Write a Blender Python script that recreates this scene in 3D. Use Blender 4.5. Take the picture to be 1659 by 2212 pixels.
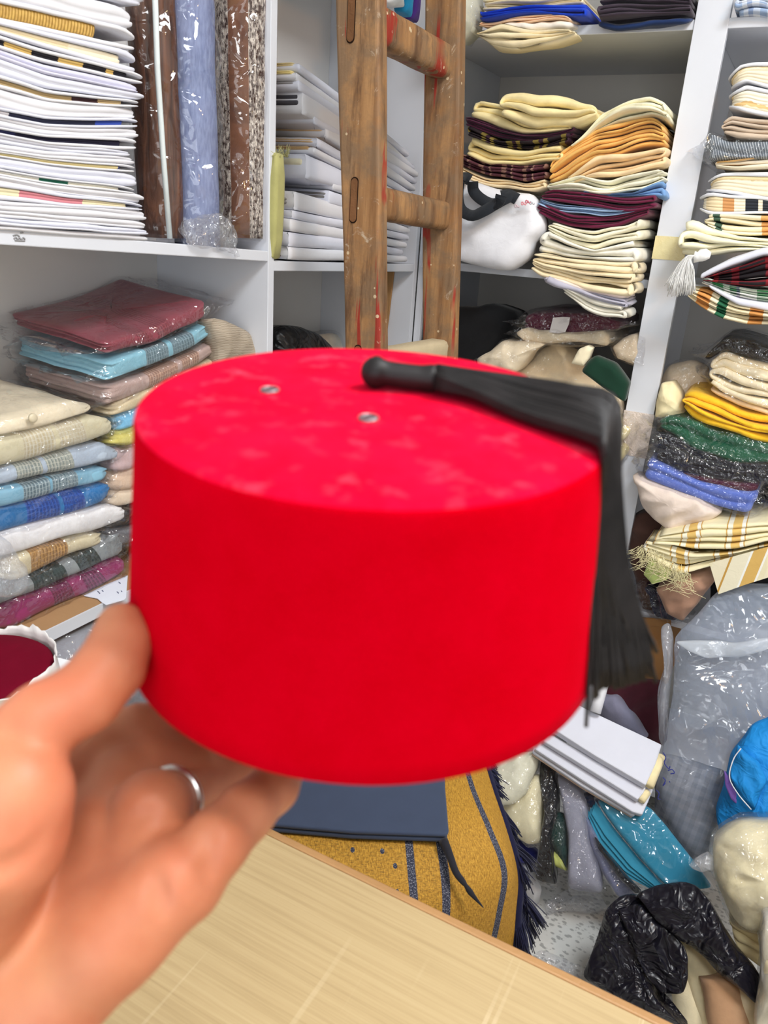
import bpy, bmesh, math, random
import numpy as np
from mathutils import Vector, Matrix

for _o in list(bpy.data.objects):
    bpy.data.objects.remove(_o, do_unlink=True)
SC = bpy.context.scene
COL = SC.collection
random.seed(7)

# ------------------------------------------------------------------ camera
F, W, H = 1662.0, 1659.0, 2212.0
YAW, PITCH, ROLL, EYE = math.radians(27.0), math.radians(20.5), math.radians(3.94), 1.42
_R = np.array([math.cos(YAW), math.sin(YAW), 0.0])
_U = np.array([-math.sin(YAW) * math.sin(PITCH), math.cos(YAW) * math.sin(PITCH), math.cos(PITCH)])
FW = np.array([-math.sin(YAW) * math.cos(PITCH), math.cos(YAW) * math.cos(PITCH), -math.sin(PITCH)])
CR = math.cos(ROLL) * _R + math.sin(ROLL) * _U
CU = -math.sin(ROLL) * _R + math.cos(ROLL) * _U
EYEP = np.array([0.0, 0.0, EYE])

cam = bpy.data.cameras.new('camera')
cam.sensor_fit = 'HORIZONTAL'
cam.sensor_width = 36.0
cam.lens = 36.0 * F / W
cam.clip_start = 0.02
cam.dof.use_dof = True
cam.dof.focus_distance = 1.55
cam.dof.aperture_fstop = 15.0
camo = bpy.data.objects.new('camera', cam)
COL.objects.link(camo)
camo.matrix_world = Matrix(((CR[0], CU[0], -FW[0], 0), (CR[1], CU[1], -FW[1], 0), (CR[2], CU[2], -FW[2], EYE), (0, 0, 0, 1)))
SC.camera = camo

# ------------------------------------------------------------------ world, lamps, exposure
wd = bpy.data.worlds.new('world')
SC.world = wd
wd.use_nodes = True
wd.node_tree.nodes['Background'].inputs[0].default_value = (0.85, 0.9, 1.0, 1)
wd.node_tree.nodes['Background'].inputs[1].default_value = 0.15
SC.view_settings.view_transform = 'Standard'
SC.view_settings.look = 'None'
SC.view_settings.gamma = 1.0
SC.view_settings.use_curve_mapping = False
SC.view_settings.exposure = 0.0


def area(name, loc, sx, sy, power, color, target=None):
    L = bpy.data.lights.new(name, 'AREA')
    L.shape = 'RECTANGLE'
    L.size, L.size_y, L.energy, L.color = sx, sy, power, color
    o = bpy.data.objects.new(name, L)
    COL.objects.link(o)
    o.location = loc
    if target is not None:
        o.rotation_euler = (Vector(target) - Vector(loc)).to_track_quat('-Z', 'Y').to_euler()
    return o


# two ceiling LED panels, one warm spot (housings built below) and an added, unseen fill light behind the camera
area('panel_light_front', (0.55, 0.60, 2.735), 0.6, 0.6, 38, (0.93, 0.97, 1.0))
area('panel_light_rear', (0.55, -0.75, 2.735), 0.6, 0.6, 15, (0.95, 0.98, 1.0))
area('warm_lamp_light', (0.95, 0.35, 2.45), 0.12, 0.12, 6, (1.0, 0.55, 0.22), (-0.6, 1.4, 0.9))
area('added_fill_light', (0.45, -2.12, 1.55), 1.9, 1.5, 34, (0.93, 0.97, 1.0), (0.45, 0.0, 1.55))


# ------------------------------------------------------------------ pixel -> place
def ray(x, y):
    return FW + CR * ((x - W / 2) / F) - CU * ((y - H / 2) / F)


def PL(x, y, pl):
    """pixel -> point on plane; pl = ('X'|'Y'|'Z', c) or ('P', point, normal) or ('D', depth)"""
    d = ray(x, y)
    k = pl[0]
    if k == 'D':
        return EYEP + d * pl[1]
    if k == 'P':
        n = np.asarray(pl[2], float)
        return EYEP + d * (((np.asarray(pl[1], float) - EYEP) @ n) / (d @ n))
    i = 'XYZ'.index(k)
    return EYEP + d * ((pl[1] - EYEP[i]) / d[i])


ZF = dict(a=(0, 0, 2.765), b=(560, 0, 2.836), c=(900, 0, 2.765), d=(1300, 0, 3.0724), e=(1200, 650, 3.159), f=(0, 560, 2.676),
          g=(0, 1000, 3.95), h=(1050, 1250, 2.724), i=(1050, 1600, 2.724), j=(500, 1640, 2.37), k=(0, 1250, 2.44), m=(980, 550, 3.53), p=(0, 0, 1.0))


def Z(f, *pts):
    ox, oy, s = ZF[f]
    return [(ox + x / s, oy + y / s) for x, y in pts]


# ------------------------------------------------------------------ object helpers
def mesh(name, verts, faces, mat=None, parent=None, smooth=True, uv=None, loc=None):
    me = bpy.data.meshes.new(name)
    V = np.asarray(verts, float)
    if loc is not None:
        V = V - np.asarray(loc)
    me.from_pydata([tuple(v) for v in V], [], [tuple(f) for f in faces])
    if uv is not None:
        ul = me.uv_layers.new(name='UVMap')
        idx = np.empty(len(me.loops), dtype=np.int32)
        me.loops.foreach_get('vertex_index', idx)
        ul.data.foreach_set('uv', np.asarray(uv, float)[idx].ravel())
    if smooth:
        me.polygons.foreach_set('use_smooth', [True] * len(me.polygons))
    if mat is not None:
        me.materials.append(mat)
    me.update()
    o = bpy.data.objects.new(name, me)
    COL.objects.link(o)
    if loc is not None:
        o.location = tuple(loc)
    if parent is not None:
        o.parent = parent
        o.matrix_parent_inverse = Matrix.Translation(parent.location).inverted()
    return o


def tag(o, label, cat, group=None):
    o['label'] = label
    o['category'] = cat
    if group:
        o['group'] = group
    return o


def empty(name, loc, label=None, cat=None, group=None):
    o = bpy.data.objects.new(name, None)
    o.empty_display_size = 0.05
    COL.objects.link(o)
    o.location = tuple(loc)
    if label:
        tag(o, label, cat, group)
    return o


def struct(o):
    o['kind'] = 'structure'
    return o


def fix_normals(o):
    bm = bmesh.new()
    bm.from_mesh(o.data)
    bmesh.ops.recalc_face_normals(bm, faces=bm.faces)
    bm.to_mesh(o.data)
    bm.free()
    return o


def boxg(x0, x1, y0, y1, z0, z1):
    v = [(x, y, z) for z in (z0, z1) for y in (y0, y1) for x in (x0, x1)]
    f = [(0, 2, 3, 1), (4, 5, 7, 6), (0, 1, 5, 4), (1, 3, 7, 5), (3, 2, 6, 7), (2, 0, 4, 6)]
    return v, f


def box(name, b, mat, parent=None, bev=0.0):
    v, f = boxg(*b)
    o = mesh(name, v, f, mat, parent, smooth=False)
    if bev:
        m = o.modifiers.new('bevel', 'BEVEL')
        m.width = bev
        m.segments = 2
    return o


def hexa(name, b8, mat, parent=None, bev=0.0):
    """8 corners: front 4 (bl, br, tr, tl) then back 4 the same way"""
    f = [(0, 1, 2, 3), (5, 4, 7, 6), (4, 0, 3, 7), (1, 5, 6, 2), (3, 2, 6, 7), (4, 5, 1, 0)]
    o = fix_normals(mesh(name, b8, f, mat, parent, smooth=False))
    if bev:
        m = o.modifiers.new('bevel', 'BEVEL')
        m.width = bev
        m.segments = 2
    return o


def snoise(P, freq, seed, n=7):
    """cheap smooth noise in [-1, 1]: a sum of sines in random directions"""
    r = np.random.RandomState(seed)
    out = np.zeros(len(P))
    for i in range(n):
        d = r.normal(size=3)
        d /= np.linalg.norm(d)
        out += np.sin((P @ d) * freq * r.uniform(0.6, 1.5) * 6.283 + r.uniform(0, 6.283))
    return out / (n * 0.55)


def ridge(P, freq, seed):
    a = snoise(P, freq, seed)
    b = snoise(P + 3.1, freq * 1.7, seed + 5)
    return (0.5 - np.abs(a)) + 0.5 * (0.5 - np.abs(b))


def poly_s(pts, s):
    pts = np.asarray(pts, float)
    d = np.r_[0, np.cumsum(np.linalg.norm(np.diff(pts, axis=0), axis=1))]
    d /= d[-1]
    k = np.stack([np.interp(np.clip(s + o, 0, 1), d, pts[:, i]) for o in (-.02, 0, .02) for i in (0, 1)], 0)
    return np.stack([(k[0] + k[2] + k[4]) / 3, (k[1] + k[3] + k[5]) / 3], 1)


DEPTHDIR = {'X': np.array([-1.0, 0, 0]), 'Y': np.array([0, 1.0, 0])}


def rays(px):
    return FW[None] + np.outer((px[:, 0] - W / 2) / F, CR) - np.outer((px[:, 1] - H / 2) / F, CU)


def planar(px, pl):
    d = rays(px)
    k = pl[0]
    if k == 'P':
        n = np.asarray(pl[2], float)
        return EYEP + d * (((np.asarray(pl[1], float) - EYEP) @ n) / (d @ n))[:, None]
    i = 'XYZ'.index(k)
    return EYEP + d * ((pl[1] - EYEP[i]) / d[:, i])[:, None]


def bundle_geo(top, bot, pl, depth, nl=4, groove=.007, noise=.003, seed=0, t0=0., t1=1., serp=True, lift=0., rc=.03,
               puff=.004, off=0., flap=0., nfreq=9., rid=0., loose=.5, ddir=None, ends=False):
    """a folded pile: front face between two pixel polylines on plane pl, layered, running back by depth"""
    rs = np.random.RandomState(seed + 11)
    dd = np.asarray(ddir, float) if ddir is not None else (DEPTHDIR[pl[0]] if pl[0] in DEPTHDIR else -np.asarray(pl[2], float))
    S = np.linspace(0, 1, 41)
    T = planar(poly_s(top, S), pl)
    B = planar(poly_s(bot, S), pl)
    mid = (T + B) / 2
    Wm = np.linalg.norm(np.diff(mid, axis=0), axis=1).sum()
    Hm = np.linalg.norm(T - B, axis=1).mean()
    wdir = mid[-1] - mid[0]
    wdir /= np.linalg.norm(wdir)
    up = np.cross(dd, wdir)
    up = up if up @ (T - B).mean(0) > 0 else -up
    up = up / np.linalg.norm(up)
    rc = min(rc, Wm * .3, depth * .4)
    # footprint loop (x along front, y depth) with outward normals
    pts = []
    nf = 22 if Wm > .12 else 14
    ns = 7

    def seg(p, q, n, k):
        for i in range(k):
            t = i / k
            pts.append((p[0] + (q[0] - p[0]) * t, p[1] + (q[1] - p[1]) * t, n[0], n[1]))

    def arc(cx, cy, a0):
        for i in range(4):
            a = a0 + math.pi / 2 * i / 4
            pts.append((cx + rc * math.cos(a), cy + rc * math.sin(a), math.cos(a), math.sin(a)))
    arc(rc, rc, math.pi)
    seg((rc, 0), (Wm - rc, 0), (0, -1), nf)
    arc(Wm - rc, rc, -math.pi / 2)
    seg((Wm, rc), (Wm, depth - rc), (1, 0), ns)
    arc(Wm - rc, depth - rc, 0)
    seg((Wm - rc, depth), (rc, depth), (0, 1), 8)
    arc(rc, depth - rc, math.pi / 2)
    seg((0, depth - rc), (0, rc), (-1, 0), ns)
    FP = np.array(pts)
    M = len(FP)
    cut = rs.dirichlet(np.ones(nl) * 14)
    cum = np.r_[0, np.cumsum(cut)]
    lo = rs.uniform(-1, .25, nl) * groove * loose
    li = rs.uniform(0, 1, (nl, 2)) ** 2 * groove * loose * 2.2
    sub = 5 if nl <= 8 else 3

    def at(x, y, t, o, n):
        s = np.clip(x / Wm, 0, 1)
        A = np.stack([np.interp(s, S, T[:, i]) for i in range(3)], 1)
        Bq = np.stack([np.interp(s, S, B[:, i]) for i in range(3)], 1)
        tt = (t0 + (t1 - t0) * t)[:, None]
        return Bq + (A - Bq) * tt + dd * y[:, None] + np.array([0, 0, 1.]) * (lift * y)[:, None] + (wdir * n[:, :1] + dd * n[:, 1:]) * o[:, None]
    rings = []
    uvs = []
    s_all = FP[:, 0] / Wm
    prs = [(j, i / sub) for j in range(nl) for i in range(sub)] + [(nl - 1, 1.0)]
    ph = rs.uniform(0, 6.28, nl + 1)

    def bound(j, s):
        w = 0 if j in (0, nl) else .22 / nl
        return cum[j] + w * np.sin(s * rs_f[j] + ph[j])
    rs_f = rs.uniform(3, 9, nl + 1)
    for (j, f) in prs:
        b0, b1 = bound(j, s_all), bound(j + 1, s_all)
        t = b0 + (b1 - b0) * f
        q = 1 - math.sqrt(max(0, 4 * f * (1 - f)))
        jb = j if f < .5 else j + 1
        g = np.full(M, groove)
        if serp and 0 < jb < nl:
            if jb % 2:
                g = groove * np.clip((1.02 - s_all) / .14, 0, 1)
            else:
                g = groove * np.clip((s_all + .02) / .14, 0, 1)
        if ends:
            # layers show only at the two ends; the front is one smooth fold
            w_ = np.clip(np.abs(FP[:, 2]) * 1.2, 0, 1)
            fr = 1 - math.sqrt(max(0., 1 - abs(2 * (j + f) / nl - 1) ** 2.6))
            o = off - w_ * g * q - (1 - w_) * .012 * fr + lo[j] * w_
        else:
            o = off - g * q + lo[j]
        o = o - li[j, 0] * np.clip(1 - s_all * 6, 0, 1) - li[j, 1] * np.clip(1 - (1 - s_all) * 6, 0, 1)
        if flap:
            fl = np.clip(np.abs(FP[:, 2]), 0, 1)
            o = o + fl * flap * (1 - abs(2 * (j + f) / nl - 1)) * rs.uniform(.5, 1.3, M)
        P = at(FP[:, 0], FP[:, 1], t, o, FP[:, 2:])
        rings.append(P)
        uvs.append(np.stack([FP[:, 0], t * Hm - FP[:, 1] * 0 + FP[:, 1]], 1))
    capk = (.94, .8, .55, .28)
    cx, cy = Wm / 2, depth / 2

    def caps(t, sg):
        R, Q = [], []
        for k in capk:
            x, y = cx + (FP[:, 0] - cx) * k, cy + (FP[:, 1] - cy) * k
            P = at(x, y, np.full(M, t), np.zeros(M), FP[:, 2:]) + up * (sg * puff * (1 - k * k)) + up * (sg * off)
            P = P + (wdir * FP[:, 2:3] + dd * FP[:, 3:]) * (-groove)
            R.append(P)
            Q.append(np.stack([x, t * Hm + y], 1))
        return R, Q
    Rt, Qt = caps(1., 1)
    Rb, Qb = caps(0., -1)
    rings = Rb[::-1] + rings + Rt
    uvs = Qb[::-1] + uvs + Qt
    nr = len(rings)
    V = np.concatenate(rings)
    UV = np.concatenate(uvs)
    V = np.vstack([V, rings[0].mean(0), rings[-1].mean(0)])
    UV = np.vstack([UV, uvs[0].mean(0), uvs[-1].mean(0)])
    if noise:
        n1 = snoise(V, nfreq, seed * 3 + 1)
        n2 = snoise(V * [1, 1, .35], nfreq * 2.6, seed * 3 + 2)
        n3 = snoise(V, nfreq * .6, seed * 3 + 7)
        V = V + up * ((n1 * .8 + n2 * .3) * noise)[:, None] - dd * ((n3 * .9 + n2 * .5) * noise)[:, None]
    if rid:
        c = V.mean(0)
        dirv = V - c
        dirv /= np.linalg.norm(dirv, axis=1)[:, None] + 1e-9
        V = V + dirv * (ridge(V, nfreq * 2.2, seed + 21) * rid)[:, None]
    Fc = []
    for r in range(nr - 1):
        a, b = r * M, (r + 1) * M
        for i in range(M):
            j = (i + 1) % M
            Fc.append((a + i, a + j, b + j, b + i))
    nb, ntp = nr * M, nr * M + 1
    a = (nr - 1) * M
    for i in range(M):
        j = (i + 1) % M
        Fc.append((j, i, nb))
        Fc.append((a + i, a + j, ntp))
    return V, Fc, UV


def fold_geo(top, bot, pl, depth, n=3, seed=0, fill=.95, noise=.003, lift=0., wave=.22, inset=.05, ddir=None, nfreq=8., roll_in=.35, **_):
    """one length of cloth folded back and forth n times, seen from its layered front"""
    rs = np.random.RandomState(seed + 7)
    dd = np.asarray(ddir, float) if ddir is not None else (DEPTHDIR[pl[0]] if pl[0] in DEPTHDIR else -np.asarray(pl[2], float))
    S = np.linspace(0, 1, 41)
    T, Bt = planar(poly_s(top, S), pl), planar(poly_s(bot, S), pl)
    mid = (T + Bt) / 2
    Wm = np.linalg.norm(np.diff(mid, axis=0), axis=1).sum()
    Hm = np.linalg.norm(T - Bt, axis=1).mean()
    sp = Hm / n
    pad = .5 * sp / Wm
    m = 26
    ph, fr = rs.uniform(0, 6.28, n), rs.uniform(4, 10, n)
    cum = np.r_[0, np.cumsum(rs.dirichlet(np.ones(n) * 22))]
    cs, ct, cw = [], [], []
    ends = [(rs.uniform(0, 1) ** 2 * inset, 1 - rs.uniform(0, 1) ** 2 * inset) for _ in range(n)]
    ends[0] = (0, 1)
    for j in range(n):
        a, b = ends[j]
        a, b = a + pad, b - pad
        u = np.linspace(0, 1, m)
        sv = a + (b - a) * (u if j % 2 == 0 else 1 - u)
        w = wave / n if 0 < j < n - 1 else wave * .3 / n
        tv = (cum[j] + cum[j + 1]) / 2 + w * np.sin(sv * fr[j] + ph[j])
        hv = (cum[j + 1] - cum[j]) * np.ones(m)
        cs += list(sv)
        ct += list(tv)
        cw += list(hv)
        if j < n - 1:
            t2 = (cum[j + 1] + cum[j + 2]) / 2 + (wave / n if 0 < j + 1 < n - 1 else wave * .3 / n) * np.sin(sv[-1] * fr[j + 1] + ph[j + 1])
            sg = 1 if j % 2 == 0 else -1
            e2 = (ends[j + 1][1] - pad) if sg > 0 else (ends[j + 1][0] + pad)
            for th in np.linspace(0, math.pi, 9)[1:-1]:
                k = (1 - math.cos(th)) / 2
                cs.append(sv[-1] + (e2 - sv[-1]) * k + sg * pad * 1.1 * math.sin(th))
                ct.append(tv[-1] + (t2 - tv[-1]) * k)
                cw.append(hv[-1])
    cs, ct, cw = np.clip(np.array(cs), 0, 1), np.clip(np.array(ct), .0, 1.), np.array(cw)
    A = np.stack([np.interp(cs, S, T[:, i]) for i in range(3)], 1)
    Bq = np.stack([np.interp(cs, S, Bt[:, i]) for i in range(3)], 1)
    P = Bq + (A - Bq) * ct[:, None]
    hloc = np.linalg.norm(A - Bq, axis=1)
    tg = np.gradient(P, axis=0)
    tg /= np.linalg.norm(tg, axis=1)[:, None] + 1e-9
    nr = np.cross(tg, dd)
    nr /= np.linalg.norm(nr, axis=1)[:, None] + 1e-9
    th = np.minimum(cw * hloc * fill, .03)
    L = np.r_[0, np.cumsum(np.linalg.norm(np.diff(P, axis=0), axis=1))]
    fo = snoise(np.stack([L, L * 0, L * 0], 1), 6., seed + 3, 5) * noise * 1.6 + np.repeat(rs.uniform(-1, 1, n), m + 7)[:len(P)] * noise * 1.5
    prof = [(-.5, 1.), (-.5, .55), (-.5, .12), (-.5, .018 / max(depth, .03)), (-.40, .006 / max(depth, .03)), (0., 0.), (.40, .006 / max(depth, .03)), (.5, .018 / max(depth, .03)), (.5, .12), (.5, .55), (.5, 1.)]
    V, UV = [], []
    for (a, d) in prof:
        dep = d * depth + np.where(d < .9, fo, 0)
        V.append(P + nr * (th * a)[:, None] + dd * dep[:, None] + np.array([0, 0, 1.]) * (lift * d * depth))
        UV.append(np.stack([cs * Wm, np.full(len(P), d * depth) + ct * Hm], 1))
    k = len(P)
    q = len(prof)
    V, UV = np.concatenate(V), np.concatenate(UV)
    upv = np.array([0, 0, 1.])
    V = V + upv * (snoise(V, nfreq, seed + 1) * noise)[:, None] + dd * (snoise(V, nfreq * 2.2, seed + 2) * noise * .5)[:, None]
    Fc = [(a * k + i, a * k + i + 1, (a + 1) * k + i + 1, (a + 1) * k + i) for a in range(q - 1) for i in range(k - 1)]
    Fc += [tuple(a * k for a in range(q)), tuple(a * k + k - 1 for a in range(q - 1, -1, -1))]
    Fc += [(i, (q - 1) * k + i, (q - 1) * k + i + 1, i + 1) for i in range(k - 1)]
    return V, Fc, UV


def join_geo(gs):
    V, Fc, U, n = [], [], [], 0
    for v, f, u in gs:
        V.append(np.asarray(v))
        U.append(np.asarray(u))
        Fc += [tuple(i + n for i in q) for q in f]
        n += len(v)
    return np.concatenate(V), Fc, np.concatenate(U)


_seed = [100]


def nseed():
    _seed[0] += 1
    return _seed[0]


def base_of(V):
    V = np.asarray(V)
    c = (V.min(0) + V.max(0)) / 2
    return np.array([c[0], c[1], V[:, 2].min()])


def bundle(name, label, cat, top, bot, pl, depth, mat, nl=4, group=None, film=None, parent=None, filmkw=None, **kw):
    sd = kw.pop('seed', None) or nseed()
    fold = kw.pop('fold', 0)
    if fold:
        V, Fc, UV = fold_geo(top, bot, pl, depth, fold, seed=sd, **{k_: v_ for k_, v_ in kw.items() if k_ in ('noise', 'lift', 'ddir', 'fill', 'wave', 'inset')})
    else:
        V, Fc, UV = bundle_geo(top, bot, pl, depth, nl, seed=sd, **kw)
    o = mesh(name, V, Fc, mat, parent, uv=UV, loc=base_of(V) if parent is None else None)
    if fold:
        fix_normals(o)
    if parent is None:
        tag(o, label, cat, group)
    if film is not None:
        fk = dict(off=.005, flap=.03, noise=.003, rid=.005, groove=.0, rc=kw.get('rc', .03), serp=False, nfreq=14.)
        if 'lift' in kw:
            fk['lift'] = kw['lift']
        if 'ddir' in kw:
            fk['ddir'] = kw['ddir']
        fk.update(filmkw or {})
        V2, F2, U2 = bundle_geo(top, bot, pl, depth, 2, seed=sd + 50, **fk)
        mesh('plastic_wrap', V2, F2, film, o, uv=U2)
    return o


def pillow_geo(outline, pl, thick, back=.01, p=2.4, noise=.003, nfreq=10., rid=0., seed=0, M=64, nr=14, sharp=.5, aniso=None):
    pts = np.asarray(outline, float)
    P = planar(pts, pl)
    n = DEPTHDIR[pl[0]] * -1 if pl[0] in DEPTHDIR else (np.array([0, 0, 1.]) if pl[0] == 'Z' else np.asarray(pl[2], float))
    n = n / np.linalg.norm(n)
    Q = np.vstack([P, P[:1]])
    d = np.r_[0, np.cumsum(np.linalg.norm(np.diff(Q, axis=0), axis=1))]
    s = np.linspace(0, d[-1], M, endpoint=False)
    ring = np.stack([np.interp(s, d, Q[:, i]) for i in range(3)], 1)
    for _ in range(1):
        ring = (np.roll(ring, 1, 0) + 2 * ring + np.roll(ring, -1, 0)) / 4
    c = ring.mean(0)
    e1 = P[1] - P[0]
    e1 = e1 - n * (e1 @ n)
    e1 /= np.linalg.norm(e1)
    e2 = np.cross(n, e1)
    ks = [math.cos(i / nr * math.pi / 2) for i in range(nr)]
    rings = []
    for k in (0.3, .7):
        rings.append(c + (ring - c) * k - n * back)
    rings.append(c + (ring - c) * .97 - n * back)
    for k in ks:
        h = thick * (1 - k ** p) ** sharp
        rings.append(c + (ring - c) * k + n * h)
    V = np.concatenate(rings)
    nrr = len(rings)
    V = np.vstack([V, rings[0].mean(0), rings[-1].mean(0)])
    G = (V - c)
    if aniso is not None:
        a, st = aniso
        ax = e1 * math.cos(a) + e2 * math.sin(a)
        G = G + ax * ((G @ ax) * (st - 1))[:, None]
    if noise:
        V = V + n * ((snoise(G, nfreq, seed + 1) + .5 * snoise(G, nfreq * 2.4, seed + 2)) * noise)[:, None]
        V = V + (e1 * snoise(G, nfreq, seed + 3)[:, None] + e2 * snoise(G, nfreq, seed + 4)[:, None]) * noise * .6
    if rid:
        V = V + n * (ridge(G, nfreq * 1.2, seed + 9) * rid)[:, None]
    UV = np.stack([(V - c) @ e1, (V - c) @ e2], 1)
    Fc = []
    for r in range(nrr - 1):
        a, b = r * M, (r + 1) * M
        for i in range(M):
            j = (i + 1) % M
            Fc.append((a + i, a + j, b + j, b + i))
    nb, ntp = nrr * M, nrr * M + 1
    a = (nrr - 1) * M
    for i in range(M):
        j = (i + 1) % M
        Fc.append((j, i, nb))
        Fc.append((a + i, a + j, ntp))
    return V, Fc, UV


def pillow(name, label, cat, outline, pl, thick, mat, group=None, parent=None, film=None, filmkw=None, **kw):
    sd = kw.pop('seed', None) or nseed()
    V, Fc, UV = pillow_geo(outline, pl, thick, seed=sd, **kw)
    o = mesh(name, V, Fc, mat, parent, uv=UV, loc=base_of(V) if parent is None else None)
    fix_normals(o)
    if parent is None:
        tag(o, label, cat, group)
    if film is not None:
        c = np.mean(np.asarray(outline, float), 0)
        o2 = [tuple(c + (np.asarray(q) - c) * 1.08) for q in outline]
        fk = dict(back=kw.get('back', .01) + .006, noise=.004, rid=.009, nfreq=16., p=kw.get('p', 2.4), sharp=kw.get('sharp', .5))
        fk.update(filmkw or {})
        V2, F2, U2 = pillow_geo(o2, pl, thick + .012, seed=sd + 50, **fk)
        fix_normals(mesh('plastic_wrap', V2, F2, film, o, uv=U2))
    return o


def slab(name, outline, pl, thick, mat, parent=None, bev=0.0, n=None, lift=0.):
    P = planar(np.asarray(outline, float), pl)
    if n is None:
        n = DEPTHDIR[pl[0]] * -1 if pl[0] in DEPTHDIR else (np.array([0, 0, 1.]) if pl[0] == 'Z' else np.asarray(pl[2], float))
    n = np.asarray(n, float)
    k = len(P)
    V = np.vstack([P + n * lift, P - n * thick + n * lift])
    Fc = [tuple(range(k)), tuple(range(2 * k - 1, k - 1, -1))] + [(i, k + i, k + (i + 1) % k, (i + 1) % k) for i in range(k)]
    o = mesh(name, V, Fc, mat, parent, smooth=False, loc=base_of(V) if parent is None else None)
    fix_normals(o)
    if bev:
        m = o.modifiers.new('bevel', 'BEVEL')
        m.width = bev
        m.segments = 2
    return o


def tube_geo(P, r, k=8, cap=True):
    P = np.asarray(P, float)
    n = len(P)
    r = np.full(n, r) if np.isscalar(r) else np.asarray(r, float)
    T = np.gradient(P, axis=0)
    T /= np.linalg.norm(T, axis=1)[:, None] + 1e-12
    a = np.array([0, 0, 1.]) if abs(T[0][2]) < .9 else np.array([1., 0, 0])
    V = []
    e = np.cross(T[0], a)
    for i in range(n):
        e = e - T[i] * (e @ T[i])
        e /= np.linalg.norm(e) + 1e-12
        g = np.cross(T[i], e)
        for j in range(k):
            t = 2 * math.pi * j / k
            V.append(P[i] + r[i] * (e * math.cos(t) + g * math.sin(t)))
    Fc = [(i * k + j, i * k + (j + 1) % k, (i + 1) * k + (j + 1) % k, (i + 1) * k + j) for i in range(n - 1) for j in range(k)]
    if cap:
        Fc += [tuple(range(k - 1, -1, -1)), tuple((n - 1) * k + j for j in range(k))]
    return np.array(V), Fc, np.zeros((len(V), 2))


def ribbon_geo(P, wd, nrm, th=.0012):
    """a flat strap along points P, width wd, facing nrm"""
    P = np.asarray(P, float)
    T = np.gradient(P, axis=0)
    T /= np.linalg.norm(T, axis=1)[:, None]
    nrm = np.asarray(nrm, float)
    if nrm.ndim == 1:
        nrm = np.tile(nrm, (len(P), 1))
    S = np.cross(T, nrm)
    S /= np.linalg.norm(S, axis=1)[:, None]
    V = np.concatenate([P + S * wd / 2 + nrm * th, P - S * wd / 2 + nrm * th, P - S * wd / 2 - nrm * th, P + S * wd / 2 - nrm * th])
    n = len(P)
    Fc = []
    for i in range(n - 1):
        for a, b in ((0, 1), (1, 2), (2, 3), (3, 0)):
            Fc.append((a * n + i, b * n + i, b * n + i + 1, a * n + i + 1))
    Fc += [(0, n, 2 * n, 3 * n), (n - 1, 4 * n - 1, 3 * n - 1, 2 * n - 1)]
    return V, Fc, np.zeros((len(V), 2))


def spline(pts, n):
    """Catmull-Rom through points"""
    P = np.asarray(pts, float)
    P = np.vstack([2 * P[0] - P[1], P, 2 * P[-1] - P[-2]])
    out = []
    k = len(P) - 3
    for u in np.linspace(0, k - 1e-6, n):
        i = int(u)
        t = u - i
        a, b, c, d = P[i], P[i + 1], P[i + 2], P[i + 3]
        out.append(.5 * ((2 * b) + (-a + c) * t + (2 * a - 5 * b + 4 * c - d) * t * t + (-a + 3 * b - 3 * c + d) * t ** 3))
    return np.array(out)


def sheet_geo(G, nu=40, nv=40):
    """smooth sheet through a rows x cols grid of 3D points; uv in 0..1"""
    G = np.asarray(G, float)
    A = np.stack([spline(row, nu) for row in G])
    A = np.stack([spline(A[:, j], nv) for j in range(nu)], 1)
    V = A.reshape(-1, 3)
    UV = np.array([(j / (nu - 1), i / (nv - 1)) for i in range(nv) for j in range(nu)])
    Fc = [(i * nu + j, i * nu + j + 1, (i + 1) * nu + j + 1, (i + 1) * nu + j) for i in range(nv - 1) for j in range(nu - 1)]
    return V, Fc, UV


def solid(o, th, off=-1):
    m = o.modifiers.new('solidify', 'SOLIDIFY')
    m.thickness = th
    m.offset = off
    return o

# ------------------------------------------------------------------ materials
def s2l(c):
    return tuple((v / 12.92 if v <= .04045 else ((v + .055) / 1.055) ** 2.4) for v in [x / 255 for x in c])


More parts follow.
